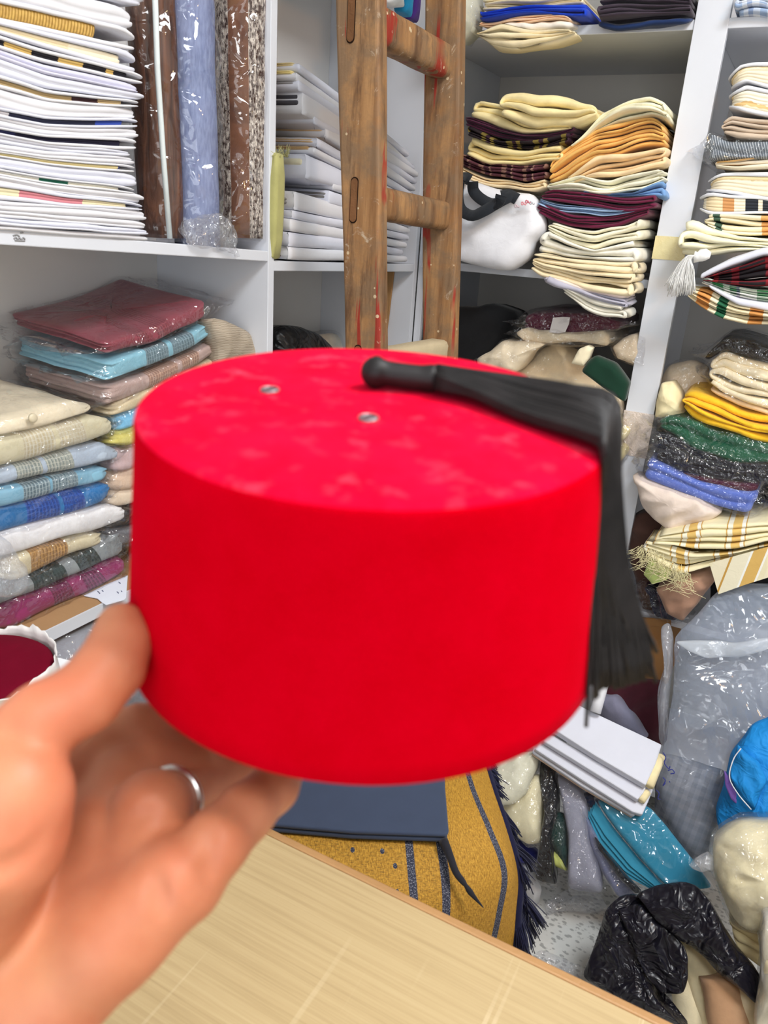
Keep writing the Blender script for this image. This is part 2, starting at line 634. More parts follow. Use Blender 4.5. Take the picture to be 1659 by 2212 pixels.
class NT:
    def __init__(self, name):
        self.m = bpy.data.materials.new(name)
        self.m.use_nodes = True
        self.t = self.m.node_tree
        self.b = self.t.nodes['Principled BSDF']
        self.out = self.t.nodes['Material Output']
        self.tc = None

    def n(self, kind, **kw):
        x = self.t.nodes.new('ShaderNode' + kind)
        for k, v in kw.items():
            if k.startswith('i_'):
                x.inputs[k[2:].replace('_', ' ')].default_value = v
            else:
                setattr(x, k, v)
        return x

    def l(self, a, b):
        self.t.links.new(a, b)

    def co(self, w='Object'):
        if self.tc is None:
            self.tc = self.n('TexCoord')
        return self.tc.outputs[w]

    def math(self, op, a, b=None, clamp=False):
        x = self.n('Math', operation=op)
        x.use_clamp = clamp
        for i, v in enumerate((a, b)):
            if v is None:
                continue
            if isinstance(v, (int, float)):
                x.inputs[i].default_value = v
            else:
                self.l(v, x.inputs[i])
        return x.outputs[0]

    def mix(self, f, a, b, blend='MIX'):
        x = self.n('Mix', data_type='RGBA', blend_type=blend)
        for i, v in ((0, f), (6, a), (7, b)):
            if isinstance(v, (int, float)):
                x.inputs[i].default_value = v
            elif isinstance(v, tuple):
                x.inputs[i].default_value = v + (1,) if len(v) == 3 else v
            else:
                self.l(v, x.inputs[i])
        return x.outputs[2]

    def noise(self, scale, detail=3., co='Object', rough=.55, dist=0., vec=None):
        x = self.n('TexNoise')
        x.inputs['Scale'].default_value = scale
        x.inputs['Detail'].default_value = detail
        x.inputs['Roughness'].default_value = rough
        x.inputs['Distortion'].default_value = dist
        self.l(vec if vec is not None else self.co(co), x.inputs['Vector'])
        return x.outputs[0]

    def mapping(self, sc=(1, 1, 1), rot=(0, 0, 0), co='Object', loc=(0, 0, 0)):
        x = self.n('Mapping')
        x.inputs['Scale'].default_value = sc
        x.inputs['Rotation'].default_value = rot
        x.inputs['Location'].default_value = loc
        self.l(self.co(co), x.inputs['Vector'])
        return x.outputs[0]

    def ramp(self, f, stops, const=False):
        x = self.n('ValToRGB')
        cr = x.color_ramp
        cr.interpolation = 'CONSTANT' if const else 'LINEAR'
        while len(cr.elements) < len(stops):
            cr.elements.new(.5)
        for e, (p, c) in zip(cr.elements, stops):
            e.position = p
            e.color = (c, c, c, 1) if isinstance(c, (int, float)) else tuple(c) + (1,)
        self.l(f, x.inputs[0])
        return x.outputs[0]

    def bump(self, h, strength=.3, dist=.001):
        x = self.n('Bump')
        x.inputs['Strength'].default_value = strength
        x.inputs['Distance'].default_value = dist
        self.l(h, x.inputs['Height'])
        self.l(x.outputs[0], self.b.inputs['Normal'])
        return x

    def crumple(self, scale, dist=.05):
        nz = self.n('TexNoise')
        nz.inputs['Scale'].default_value = scale * .35
        nz.inputs['Detail'].default_value = 3.
        self.l(self.co(), nz.inputs['Vector'])
        sc = self.n('VectorMath', operation='SCALE')
        sc.inputs['Scale'].default_value = dist
        self.l(nz.outputs['Color'], sc.inputs[0])
        va = self.n('VectorMath', operation='ADD')
        self.l(self.co(), va.inputs[0])
        self.l(sc.outputs[0], va.inputs[1])
        h = None
        for k, w in ((1., .55),):
            vo = self.n('TexVoronoi')
            vo.inputs['Scale'].default_value = scale * k
            self.l(va.outputs[0], vo.inputs['Vector'])
            q = self.math('MULTIPLY', vo.outputs['Distance'], w)
            h = q if h is None else self.math('ADD', h, q)
        for k, w in ((.7, 1.1), (1.7, .6)):
            q = self.noise(scale * k, 2., vec=va.outputs[0], dist=.6)
            q = self.math('MULTIPLY', self.math('ABSOLUTE', self.math('SUBTRACT', q, .5)), -w * 1.6)
            h = self.math('ADD', h, q)
        return h

    def p(self, **kw):
        for k, v in kw.items():
            i = self.b.inputs[k.replace('_', ' ')]
            i.default_value = v + (1,) if isinstance(v, tuple) and len(v) == 3 and i.type == 'RGBA' else v
        return self


_mc = {}


def cloth(rgb, rough=.85, var=.10, bscale=900., bstr=.25, wr=.35, sheen=.15, spec=.25):
    key = ('cloth', rgb, rough, var, bscale, bstr, wr, sheen)
    if key in _mc:
        return _mc[key]
    c = s2l(rgb)
    if sum(c) > 1.2:
        c = tuple(v * min(1.14, .92 / max(c)) for v in c)
    t = NT('cloth_%02x%02x%02x' % rgb)
    n = t.noise(30., 4.)
    lo = tuple(v * (1 - var) for v in c)
    hi = tuple(min(1, v * (1 + var)) for v in c)
    t.l(t.ramp(n, [(.3, lo), (.7, hi)]), t.b.inputs['Base Color'])
    w = t.noise(bscale, 2.)
    w2 = t.noise(38., 3., dist=1.2)
    h = t.math('ADD', t.math('MULTIPLY', w, .25), t.math('MULTIPLY', w2, wr * 6))
    t.bump(h, bstr, .002)
    t.p(Roughness=rough, Sheen_Weight=sheen, Specular_IOR_Level=spec)
    _mc[key] = t.m
    return t.m


def paper(rgb=(228, 228, 233)):
    key = ('paper', rgb)
    if key in _mc:
        return _mc[key]
    c = s2l(rgb)
    t = NT('paper')
    n = t.noise(12., 4.)
    t.l(t.ramp(n, [(.3, tuple(v * .94 for v in c)), (.7, c)]), t.b.inputs['Base Color'])
    w = t.noise(25., 3., dist=.6)
    t.bump(w, .25, .003)
    t.p(Roughness=.55, Specular_IOR_Level=.35)
    _mc[key] = t.m
    return t.m


def uvx(t, axis='x', co='UV'):
    s = t.n('SeparateXYZ')
    t.l(t.co(co), s.inputs[0])
    return s.outputs['xyz'.index(axis)]


def striped(stops, period, axis='x', cross=None, cperiod=.05, rough=.8, bscale=900., name='striped', wob=0., offset=0., stops_soft=False):
    """stripes from UV in metres; cross = second list for plaid"""
    t = NT(name)
    u = uvx(t, axis)
    if wob:
        u = t.math('ADD', u, t.math('MULTIPLY', t.noise(60., 2.), wob))
    f = t.math('FRACT', t.math('MULTIPLY', t.math('ADD', u, 10. + offset), 1. / period))
    col = t.ramp(f, [(p, s2l(c)) for p, c in stops], const=not stops_soft)
    if cross:
        v = uvx(t, 'y' if axis == 'x' else 'x')
        g = t.math('FRACT', t.math('MULTIPLY', t.math('ADD', v, 10.), 1. / cperiod))
        col = t.mix(.5, col, t.ramp(g, [(p, s2l(c)) for p, c in cross], const=True))
    t.l(col, t.b.inputs['Base Color'])
    h = t.math('ADD', t.math('MULTIPLY', t.noise(bscale, 2.), .25), t.math('MULTIPLY', t.noise(38., 3., dist=1.), 2.))
    t.bump(h, .25, .002)
    t.p(Roughness=rough, Specular_IOR_Level=.25)
    return t.m


def embroid(base, thread, bands, name='embroidered', dark=None, sc=170.):
    """plain cloth with embroidered bands across (u ranges in metres)"""
    t = NT(name)
    u = uvx(t)
    b = s2l(base)
    th = s2l(thread)
    dk = s2l(dark) if dark else tuple(v * .55 for v in b)
    mask = None
    for (a, e) in bands:
        q = t.math('MULTIPLY', t.math('GREATER_THAN', u, a), t.math('LESS_THAN', u, e))
        mask = q if mask is None else t.math('ADD', mask, q, True)
    mp = t.mapping((1, 1, 1), co='UV')
    vo = t.n('TexVoronoi', feature='DISTANCE_TO_EDGE')
    vo.inputs['Scale'].default_value = sc
    vo.inputs['Randomness'].default_value = .25
    t.l(mp, vo.inputs['Vector'])
    wv = t.n('TexWave', wave_type='BANDS', bands_direction='X')
    wv.inputs['Scale'].default_value = sc * .33
    wv.inputs['Distortion'].default_value = 2.
    wv.inputs['Detail Scale'].default_value = 3.
    t.l(mp, wv.inputs['Vector'])
    pat = t.math('ADD', t.math('MULTIPLY', t.math('LESS_THAN', vo.outputs[0], .09), .6), t.math('MULTIPLY', wv.outputs[1], .55), True)
    col = t.mix(mask, b, t.mix(pat, dk, th))
    n = t.noise(30., 4.)
    col = t.mix(t.math('MULTIPLY', n, .25), col, tuple(v * .6 for v in b))
    t.l(col, t.b.inputs['Base Color'])
    h = t.math('ADD', t.math('MULTIPLY', pat, t.math('MULTIPLY', mask, .8)), t.math('MULTIPLY', t.noise(35., 3., dist=1.), 1.6))
    t.bump(h, .35, .002)
    t.p(Roughness=.75, Specular_IOR_Level=.25, Sheen_Weight=.15)
    return t.m


def film(tint=(252, 252, 253), opac=.07, rough=.07, scale=26., strength=.8, milk=0., milkcol=(225, 230, 238)):
    """clear crinkled plastic: transparent with glossy folds; milk = share of hazy white"""
    key = ('film', tint, opac, rough, scale, strength, milk, milkcol)
    if key in _mc:
        return _mc[key]
    t = NT('plastic_film')
    t.t.nodes.remove(t.b)
    tr = t.n('BsdfTransparent')
    tr.inputs[0].default_value = s2l(tint) + (1,)
    gl = t.n('BsdfGlossy')
    gl.inputs['Roughness'].default_value = rough
    gl.inputs['Color'].default_value = (1, 1, 1, 1)
    bp = t.n('Bump')
    bp.inputs['Strength'].default_value = strength
    bp.inputs['Distance'].default_value = .35 / scale
    nz = t.n('TexNoise')
    nz.inputs['Scale'].default_value = scale * .6
    nz.inputs['Detail'].default_value = 4.
    t.l(t.co(), nz.inputs['Vector'])
    t.l(t.crumple(scale), bp.inputs['Height'])
    t.l(bp.outputs[0], gl.inputs['Normal'])
    lw = t.n('Fresnel')
    lw.inputs['IOR'].default_value = 1.5
    f = t.math('ADD', t.math('MULTIPLY', t.math('MINIMUM', lw.outputs[0], .25), .8), opac * .2, True)
    mx = t.n('MixShader')
    t.l(f, mx.inputs[0])
    src = tr.outputs[0]
    if milk:
        df = t.n('BsdfDiffuse')
        df.inputs[0].default_value = s2l(milkcol) + (1,)
        m2 = t.n('MixShader')
        t.l(t.math('MULTIPLY', t.ramp(nz.outputs[0], [(.3, .5), (.7, 1.)]), milk), m2.inputs[0])
        t.l(src, m2.inputs[1])
        t.l(df.outputs[0], m2.inputs[2])
        src = m2.outputs[0]
    t.l(src, mx.inputs[1])
    t.l(gl.outputs[0], mx.inputs[2])
    t.l(mx.outputs[0], t.out.inputs[0])
    _mc[key] = t.m
    return t.m


def plain(name, rgb, rough=.5, spec=.4, bstr=0., bscale=60., metallic=0., coat=0., var=.05):
    key = ('plain', name, rgb)
    if key in _mc:
        return _mc[key]
    c = s2l(rgb)
    t = NT(name)
    n = t.noise(9., 4.)
    t.l(t.ramp(n, [(.3, tuple(v * (1 - var) for v in c)), (.7, tuple(min(1, v * (1 + var * .4)) for v in c))]), t.b.inputs['Base Color'])
    if bstr:
        t.bump(t.noise(bscale, 4., dist=.5), bstr, .004)
    t.p(Roughness=rough, Specular_IOR_Level=spec, Metallic=metallic, Coat_Weight=coat)
    _mc[key] = t.m
    return t.m


def crinkled(name, rgb, rough=.25, scale=30., strength=.8, spec=.5, var=.15, dist=.05):
    c = s2l(rgb)
    t = NT(name)
    t.l(t.ramp(t.noise(9., 4.), [(.3, tuple(v * (1 - var) for v in c)), (.7, tuple(min(1, v * (1 + var)) for v in c))]), t.b.inputs['Base Color'])
    t.bump(t.crumple(scale, dist), strength, .35 / scale)
    t.p(Roughness=rough, Specular_IOR_Level=spec)
    return t.m


def wood_ladder():
    t = NT('worn_ladder_wood')
    g = t.mapping((26, 26, 1.6))
    n = t.noise(1., 6., vec=g, rough=.65)
    base = t.ramp(n, [(.25, s2l((78, 52, 33))), (.42, s2l((134, 95, 60))), (.6, s2l((172, 130, 86))), (.78, s2l((124, 86, 54)))])
    wear = t.noise(14., 5., rough=.7)
    base = t.mix(t.ramp(wear, [(.40, 0.), (.58, .8)]), base, s2l((124, 101, 78)))
    grime = t.noise(1., 5., vec=t.mapping((40, 40, 5)), rough=.7)
    base = t.mix(t.ramp(grime, [(.52, 0.), (.66, .75)]), base, s2l((84, 58, 40)))
    gd = t.mapping((9, 9, 1.1), (0.06, 0.1, 0))
    rd = t.noise(3.2, 3., vec=gd, dist=.8)
    rm = t.math('MULTIPLY', t.ramp(rd, [(.60, 0.), (.64, 1.)]), t.ramp(t.noise(5., 2.), [(.44, 0.), (.52, .9)]))
    base = t.mix(rm, base, s2l((150, 40, 30)))
    vo = t.n('TexVoronoi')
    vo.inputs['Scale'].default_value = 42.
    t.l(t.co(), vo.inputs['Vector'])
    sp = t.math('MULTIPLY', t.math('LESS_THAN', vo.outputs['Distance'], .13), t.ramp(t.noise(17., 1.), [(.5, 0.), (.53, .75)]))
    base = t.mix(sp, base, s2l((214, 194, 160)))
    wp = t.noise(22., 6., rough=.75, dist=1.)
    base = t.mix(t.ramp(wp, [(.62, 0.), (.69, .65)]), base, s2l((205, 190, 168)))
    t.l(base, t.b.inputs['Base Color'])
    h = t.math('ADD', n, t.math('ADD', t.math('MULTIPLY', wear, .8), t.math('MULTIPLY', sp, 1.2)))
    t.bump(h, .5, .004)
    t.p(Roughness=.62, Specular_IOR_Level=.3)
    return t.m


def wood_table():
    t = NT('scratched_blond_wood')
    g = t.mapping((3., 190, 60), (0, 0, .01))
    n = t.noise(1.2, 6., vec=g, rough=.7)
    big = t.noise(3.5, 3.)
    base = t.ramp(n, [(.25, s2l((160, 136, 96))), (.5, s2l((182, 158, 116))), (.75, s2l((194, 172, 130)))])
    base = t.mix(t.ramp(big, [(.35, .0), (.7, .35)]), base, s2l((196, 174, 132)))
    # pale straight scratches in a few directions
    sc = None
    for rot, s in ((1.1, 1.), (.7, 1.4), (1.9, .8), (2.5, 1.2)):
        mp = t.mapping((70 * s, 2.2, 1), (0, 0, rot))
        q = t.ramp(t.noise(1., 2., vec=mp), [(.70, 0.), (.74, 1.)])
        sc = q if sc is None else t.math('ADD', sc, q, True)
    sc = t.math('MULTIPLY', sc, t.ramp(t.noise(7., 2.), [(.45, 0.), (.6, .6)]))
    base = t.mix(t.math('MULTIPLY', sc, .55), base, s2l((226, 208, 172)))
    t.l(base, t.b.inputs['Base Color'])
    t.l(t.math('SUBTRACT', .42, t.math('MULTIPLY', sc, .15)), t.b.inputs['Roughness'])
    t.bump(t.math('ADD', t.math('MULTIPLY', n, .4), t.math('MULTIPLY', sc, .6)), .15, .001)
    t.p(Specular_IOR_Level=.45)
    return t.m


def felt(lit_linty=False):
    t = NT('red_felt_lit_linty' if lit_linty else 'red_felt')
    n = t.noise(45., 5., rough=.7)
    if lit_linty:
        col = t.ramp(n, [(.35, (.60, .002, .022)), (.7, (.66, .004, .034))])  # overhead light and sheen painted in as brighter pink; specks below are fluff
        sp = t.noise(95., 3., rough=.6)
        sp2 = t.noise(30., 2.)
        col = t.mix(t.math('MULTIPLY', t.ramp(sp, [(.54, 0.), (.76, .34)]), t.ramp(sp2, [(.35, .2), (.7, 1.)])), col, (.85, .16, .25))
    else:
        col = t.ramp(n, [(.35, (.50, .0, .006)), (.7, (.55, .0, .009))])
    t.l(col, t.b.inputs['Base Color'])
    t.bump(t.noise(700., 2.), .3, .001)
    t.p(Roughness=1., Sheen_Weight=.12 if lit_linty else .03, Sheen_Roughness=.3, Sheen_Tint=(1., .22, .42), Specular_IOR_Level=.0)
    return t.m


def terrazzo():
    t = NT('terrazzo')
    vo = t.n('TexVoronoi')
    vo.inputs['Scale'].default_value = 70.
    t.l(t.mapping((1, 1.6, 1), (0, 0, .4)), vo.inputs['Vector'])
    chips = t.ramp(vo.outputs['Distance'], [(.30, 1.), (.45, 0.)])
    n = t.noise(60., 3.)
    sel = t.math('MULTIPLY', chips, t.ramp(n, [(.40, 0.), (.46, 1.)]))
    base = t.ramp(t.noise(8., 4.), [(.3, s2l((196, 196, 192))), (.7, s2l((214, 214, 210)))])
    t.l(t.mix(t.math('MULTIPLY', sel, .75), base, s2l((140, 140, 138))), t.b.inputs['Base Color'])
    t.p(Roughness=.4, Specular_IOR_Level=.45)
    return t.m


def skin():
    t = NT('skin')
    n = t.noise(26., 4.)
    n2 = t.noise(11., 3.)
    col = t.ramp(n, [(.3, s2l((180, 106, 74))), (.55, s2l((195, 126, 92))), (.75, s2l((202, 138, 100)))])
    col = t.mix(t.ramp(n2, [(.45, 0.), (.7, .45)]), col, s2l((214, 108, 84)))
    t.l(col, t.b.inputs['Base Color'])
    t.bump(t.noise(420., 3.), .12, .0006)
    t.p(Roughness=.5, Specular_IOR_Level=.35, Subsurface_Weight=.25, Subsurface_Radius=(.010, .0035, .0018))
    return t.m


WHITE = plain('white_melamine', (216, 219, 226), .35, .45, var=.03)
BACKW = plain('shelf_back', (214, 212, 210), .5, .35, var=.03)
WALLM = plain('painted_wall', (226, 226, 224), .8, .2, .1, 40)
CEILM = plain('painted_ceiling', (238, 238, 236), .85, .2)
FILM = film(opac=.22, scale=20., strength=.9, rough=.05)
FILMW = film(opac=.10, milk=.10)
FILMS = film(opac=.2, scale=30., strength=1., rough=.05)
FILMR = film(opac=.10, scale=11., strength=.5, rough=.05)

# ------------------------------------------------------------------ room shell
struct(box('floor', (-1.32, 2.2, -2.0, 2.4, -.05, 0), terrazzo()))
struct(box('ceiling', (-1.32, 2.2, -2.0, 2.4, 2.78, 2.83), CEILM))
struct(box('wall_left', (-1.37, -1.32, -2.0, 2.4, 0, 2.78), WALLM))
struct(box('wall_back', (-1.32, 2.2, 2.4, 2.45, 0, 2.78), WALLM))
struct(box('wall_right', (2.2, 2.25, -2.0, 2.4, 0, 2.78), WALLM))
V, Fc = [], []
for b_ in ((-1.32, -.55, -2.05, -2., 0, 2.78), (1.45, 2.2, -2.05, -2., 0, 2.78), (-.55, 1.45, -2.05, -2., 0, .75), (-.55, 1.45, -2.05, -2., 2.35, 2.78)):  # opening left for the added fill light
    v, f = boxg(*b_)
    Fc += [tuple(i + len(V) for i in q_) for q_ in f]
    V += v
struct(mesh('wall_rear', V, Fc, WALLM, smooth=False))
wn = struct(box('added_window_1', (-.55, 1.45, -2.045, -2.005, .75, .79), WHITE))  # made-up window framing the added fill light
for b_ in ((-.55, 1.45, -2.045, -2.005, 2.31, 2.35), (-.55, -.51, -2.045, -2.005, .79, 2.31), (1.41, 1.45, -2.045, -2.005, .79, 2.31), (.43, .47, -2.045, -2.005, .79, 2.31)):
    box('added_window_frame', b_, WHITE, wn)
_em = NT('lamp_diffuser')
_em.p(Base_Color=(.9, .9, .9), Emission_Color=(.95, .98, 1.), Emission_Strength=3.)
for (x, y, lb) in ((.55, .60, 'square white LED ceiling panel above the counter'), (.55, -.75, 'square white LED ceiling panel behind the counter')):
    r = tag(box('ceiling_lamp', (x - .33, x + .33, y - .33, y + .33, 2.745, 2.78), WHITE), lb, 'lamp')
    box('diffuser', (x - .3, x + .3, y - .3, y + .3, 2.738, 2.746), _em.m, r)
r = tag(box('spot_lamp', (.92, .98, .32, .38, 2.5, 2.78), WHITE), 'small warm spot lamp hanging from the ceiling', 'lamp')

# ------------------------------------------------------------------ shelving along the left wall
MDF = plain('raw_chipboard', (178, 140, 100), .7, .2, .1, 200, var=.08)
LX, LB = -.88, -1.15
su = empty('shelving_unit', (-1.0, .9, 0), 'white melamine shelving unit along the left wall, two bays wide', 'shelf')
for (n, y0, y1, zt0, zt1) in (('shelf', .24, 1.195, 1.402, 1.360), ('shelf', 1.213, 1.80, 1.343, 1.331), ('shelf', .24, 1.195, 1.95, 1.95),
                              ('shelf', 1.213, 1.80, 1.95, 1.95), ('shelf', 1.213, 1.80, .826, .826), ('shelf', .24, 1.80, .12, .12)):
    x0 = LX - (.004 if zt0 == .826 else 0)
    hexa(n, [(LX, y0, zt0 - .018), (LX, y1, zt1 - .018), (LX, y1, zt1), (LX, y0, zt0), (LB, y0, zt0 - .018), (LB, y1, zt1 - .018), (LB, y1, zt1), (LB, y0, zt0)],
         WHITE, su, .0015)
s_ = box('shelf', (LB, LX - .003, .24, 1.195, .808, .826), MDF, su)
box('edge_strip', (LX - .003, LX, .24, 1.195, .807, .827), WHITE, s_)
for y in (.222, 1.195, 1.80):
    box('side_panel', (LB, LX + .0005, y, y + .018, 0, 2.55), WHITE, su, .001)
box('back_panel', (LB - .006, LB, .222, 1.204, 0, 2.55), BACKW, su)
box('back_panel', (LB - .006, LB, 1.205, 1.818, 0, 2.55), BACKW, su)

# ------------------------------------------------------------------ shelving along the back wall
BY, BB = 1.78, 2.2
bu = empty('shelving_unit', (0, 2.0, 0), 'white melamine shelving unit along the back wall behind the ladder, with broad front post', 'shelf')
for (x0, x1, z, yb) in ((-.86, -.29, 1.825, BY), (-.27, .6, 1.825, BY), (-.86, -.29, 1.343, BY + .02), (-.27, .6, 1.343, BY + .02), (-.86, -.29, .905, BY), (-.86, -.29, .5, BY), (-.27, .6, .585, BY), (-.86, -.29, .1, BY), (-.27, .6, .1, BY)):
    box('shelf', (x0, x1, yb, BB, z - .018, z), WHITE, bu, .0015)
box('side_panel', (-.878, -.86, BY + .04, BB, 0, 2.55), WHITE, bu, .001)
box('side_panel', (.6, .618, BY, BB, 0, 2.55), WHITE, bu, .001)
box('divider', (-.29, -.27, BY + .016, BB, 0, 2.55), WHITE, bu, .001)
box('front_post', (-.311, -.249, BY - .004, BY + .014, 0, 2.55), WHITE, bu, .001)
box('back_panel', (-.878, .618, BB, BB + .006, 0, 2.55), plain('shelf_back_grey', (196, 192, 186), .5, .3, var=.03), bu)
# tape wound round the post
pt = [PL(1419, 512, ('Y', BY - .006)), PL(1513, 512, ('Y', BY - .006))]
z0, z1 = PL(1465, 563, ('Y', BY))[2], PL(1465, 512, ('Y', BY))[2]
box('tape', (-.3125, -.2475, BY - .0058, BY + .0005, z0, z1), plain('yellowed_tape', (226, 212, 160), .22, .5, .3, 90), bu)
z0, z1 = PL(1400, 990, ('Y', BY))[2], PL(1400, 893, ('Y', BY))[2]
V, Fc = boxg(-.313, -.247, BY - .006, BY + .0005, z0, z1)
mesh('stretch_film', V, Fc, crinkled('stretch_film', (222, 208, 198), .2, 110., .7, var=.05), bu, smooth=False)

# ------------------------------------------------------------------ ladder
LW = wood_ladder()
lad = empty('ladder', (-.58, 1.36, 0), 'worn brown wooden ladder with red and white paint splashes leaning towards the shelves', 'ladder')


def rail_x(z):
    return -.7595 - .084 * (z - 1.744)


def railX2(z):
    return -.754 - .084 * (z - 1.80)


def rail(y0, y1, fx, wdt):
    zs = np.linspace(0, 2.5, 26)
    prof = [(0, 0), (1, 0), (1, 1), (0, 1)]
    V, Fc = [], []
    for i, z in enumerate(zs):
        a = fx(z) + .0015 * math.sin(z * 9 + y0 * 7)
        b = fx(z) + wdt + .0015 * math.sin(z * 7 + 2 + y0 * 5)
        V += [(a, y0, z), (b, y0, z), (b, y1, z), (a, y1, z)]
        if i:
            k = 4 * (i - 1)
            Fc += [(k + j, k + (j + 1) % 4, k + 4 + (j + 1) % 4, k + 4 + j) for j in range(4)]
    n = len(V)
    Fc += [(3, 2, 1, 0), (n - 4, n - 3, n - 2, n - 1)]
    o = mesh('rail', V, Fc, LW, lad, smooth=False)
    m = o.modifiers.new('bevel', 'BEVEL')
    m.width = .006
    m.segments = 3
    m.limit_method = 'ANGLE'
    return o


r1 = rail(1.20, 1.232, rail_x, .076)
r2 = rail(1.50, 1.532, railX2, .0745)
DARK = plain('dark_gap', (38, 24, 16), .9, .1)
RUNGW = LW
for k, (pr, plx, h) in enumerate((((946, 133), (815, 46), .058), ((949, 466), (820, 437), .054), ((935, 757), (820, 800), .05), (None, None, .05), (None, None, .05))):
    if pr:
        zr = PL(pr[0], pr[1], ('Y', 1.5))[2]
        zl = PL(plx[0], plx[1], ('Y', 1.232))[2]
        if k == 2:
            zl = zr + .004
        zlast = zr
    else:
        zr = zl = zlast = zlast - .29
    xa, xb = rail_x(zl) + .038, railX2(zr) + .037
    V, Fc = [], []
    N = 12
    ys = np.linspace(1.222, 1.512, 12)
    for i, y in enumerate(ys):
        u = (y - 1.222) / .29
        cx, cz = xa + (xb - xa) * u, zl + (zr - zl) * u
        for j in range(N):
            t = 2 * math.pi * (j + .5) / N
            c, s = math.cos(t), math.sin(t)
            V.append((cx + .024 * math.copysign(abs(c) ** .45, c) + .001 * math.sin(y * 60 + j), y, cz + h / 2 * math.copysign(abs(s) ** .45, s)))
    Fc = [(i * N + j, i * N + (j + 1) % N, (i + 1) * N + (j + 1) % N, (i + 1) * N + j) for i in range(11) for j in range(N)]
    mesh('rung', V, Fc, RUNGW if k != 2 else plain('pale_new_wood', (196, 180, 148), .7, .2, .4, 140, var=.12), lad)
    # through tenon showing on the outside of the near rail
    xs = rail_x(zl) + (.031 if k else .033)
    for (nm, w, hh, y0, mt) in (('mortise', .0074, .0362, 1.1990, DARK), ('tenon', .0062, .034, 1.1984, plain('tenon_wood', (122, 84, 54), .7, .2, .5, 90, var=.3))):
        out = []
        for j in range(20):
            t = 2 * math.pi * j / 20
            c, s = math.cos(t), math.sin(t)
            out.append((xs - .004 + w * c, zl + (hh - w) * (1 if s > 0 else -1) + w * s))
        V = [(x, y0, z) for x, z in out] + [(x, 1.203, z) for x, z in out]
        Fc = [tuple(range(19, -1, -1))] + [(i, (i + 1) % 20, 20 + (i + 1) % 20, 20 + i) for i in range(20)]
        fix_normals(mesh(nm, V, Fc, mt, lad, smooth=False))

# ------------------------------------------------------------------ counter
TW = wood_table()
TZ, TE = .80, .541
ct = empty('shop_counter', (-.1, .1, 0), 'blond wood shop counter with scratched top and brown edge trim', 'counter')
box('countertop', (-.86, .75, -.25, TE - .009, TZ - .022, TZ), TW, ct, .001)
box('edge_trim', (-.86, .75, TE - .009, TE, TZ - .024, TZ + .0008), plain('brown_edge_trim', (176, 134, 88), .5, .4, .2, 120, var=.15), ct, .002)
box('front_panel', (-.84, .73, TE - .06, TE - .042, 0, TZ - .022), TW, ct)
box('side_panel', (.712, .73, -.2, TE - .06, 0, TZ - .022), TW, ct)
box('side_panel', (-.84, -.822, -.2, TE - .06, 0, TZ - .022), TW, ct)

# grey scribble on the front edge of the upper left shelf
for pts in ([(28, 509), (36, 507), (42, 511)], [(30, 516), (34, 512), (38, 517), (42, 513), (46, 518), (50, 513), (54, 517)], [(32, 519), (44, 520), (54, 520)], [(44, 503), (50, 502)]):
    V, Fc, _ = tube_geo(spline([PL(x, y, ('X', LX + .0006)) for x, y in pts], 14), .0009, 5)
    mesh('pencil_mark', V, Fc, plain('grey_pencil', (150, 150, 152), .7, .2), su)

# ------------------------------------------------------------------ fez
AX = np.array([.0377, -.092, .9951])
AX /= np.linalg.norm(AX)
TC = np.array([-.1313, .244, 1.358])
FH, R1, R2 = .0968, .0843, .092
FU = np.cross(np.array([math.sin(-.47), math.cos(-.47), 0]), AX)
FU /= np.linalg.norm(FU)
FV = np.cross(AX, FU)


def fezp(r, a, h, sx=1.0):
    return TC - AX * h + FU * (r * sx * math.cos(a)) + FV * (r / sx * math.sin(a))


prof = [(0.0001, 0, 1), (.03, 0, 1), (.055, 0, 1), (.072, .0002, 1), (.0805, .0003, 1), (.0828, .0007, 1), (.0840, .0018, 1), (.0845, .0036, 1)]
for i in range(1, 13):
    t = i / 12
    prof.append((R1 + (R2 - R1) * t, .0036 + (FH - .0036) * t, 1 + .035 * t))
prof += [(R2 - .0008, FH + .0008, 1.035), (R2 - .0022, FH, 1.035)]
for i in range(1, 7):
    t = i / 6
    prof.append((R2 - .0022 - (R2 - R1) * t, FH - (FH - .003) * t, 1.035 - .035 * t))
prof.append((.0001, .0028, 1))
NA = 96
V, Fc = [], []
for (r, h, sx) in prof:
    for j in range(NA):
        V.append(fezp(r, 2 * math.pi * j / NA, h, sx))
for i in range(len(prof) - 1):
    for j in range(NA):
        Fc.append((i * NA + j, (i + 1) * NA + j, (i + 1) * NA + (j + 1) % NA, i * NA + (j + 1) % NA))
FELT = felt()
fez = mesh('fez', V, Fc, FELT, loc=TC - AX * FH)
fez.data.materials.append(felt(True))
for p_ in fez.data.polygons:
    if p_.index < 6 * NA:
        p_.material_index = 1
fix_normals(fez)
tag(fez, 'bright red felt fez with black tassel held up by a hand', 'hat')
TOPP = ('P', TC, AX)
for (px, py) in ((583, 845), (796, 906)):
    c = PL(px, py, TOPP)
    ring = [c + FU * (.0030 * math.cos(t)) + FV * (.0030 * math.sin(t)) + AX * .0005 for t in np.linspace(0, 2 * math.pi, 25)]
    Vr, Fr, _ = tube_geo(ring, .0007, 6, cap=False)
    e = mesh('eyelet', Vr, Fr, plain('eyelet_metal', (150, 140, 145), .4, .5, metallic=.8), fez)
    disc = [c + FU * (.0029 * math.cos(t)) + FV * (.0029 * math.sin(t)) + AX * .0004 for t in np.linspace(0, 2 * math.pi, 24, endpoint=False)]
    mesh('eyelet_hole', disc, [tuple(range(24))], plain('eyelet_dark', (58, 34, 40), .8, .2), e, smooth=False)

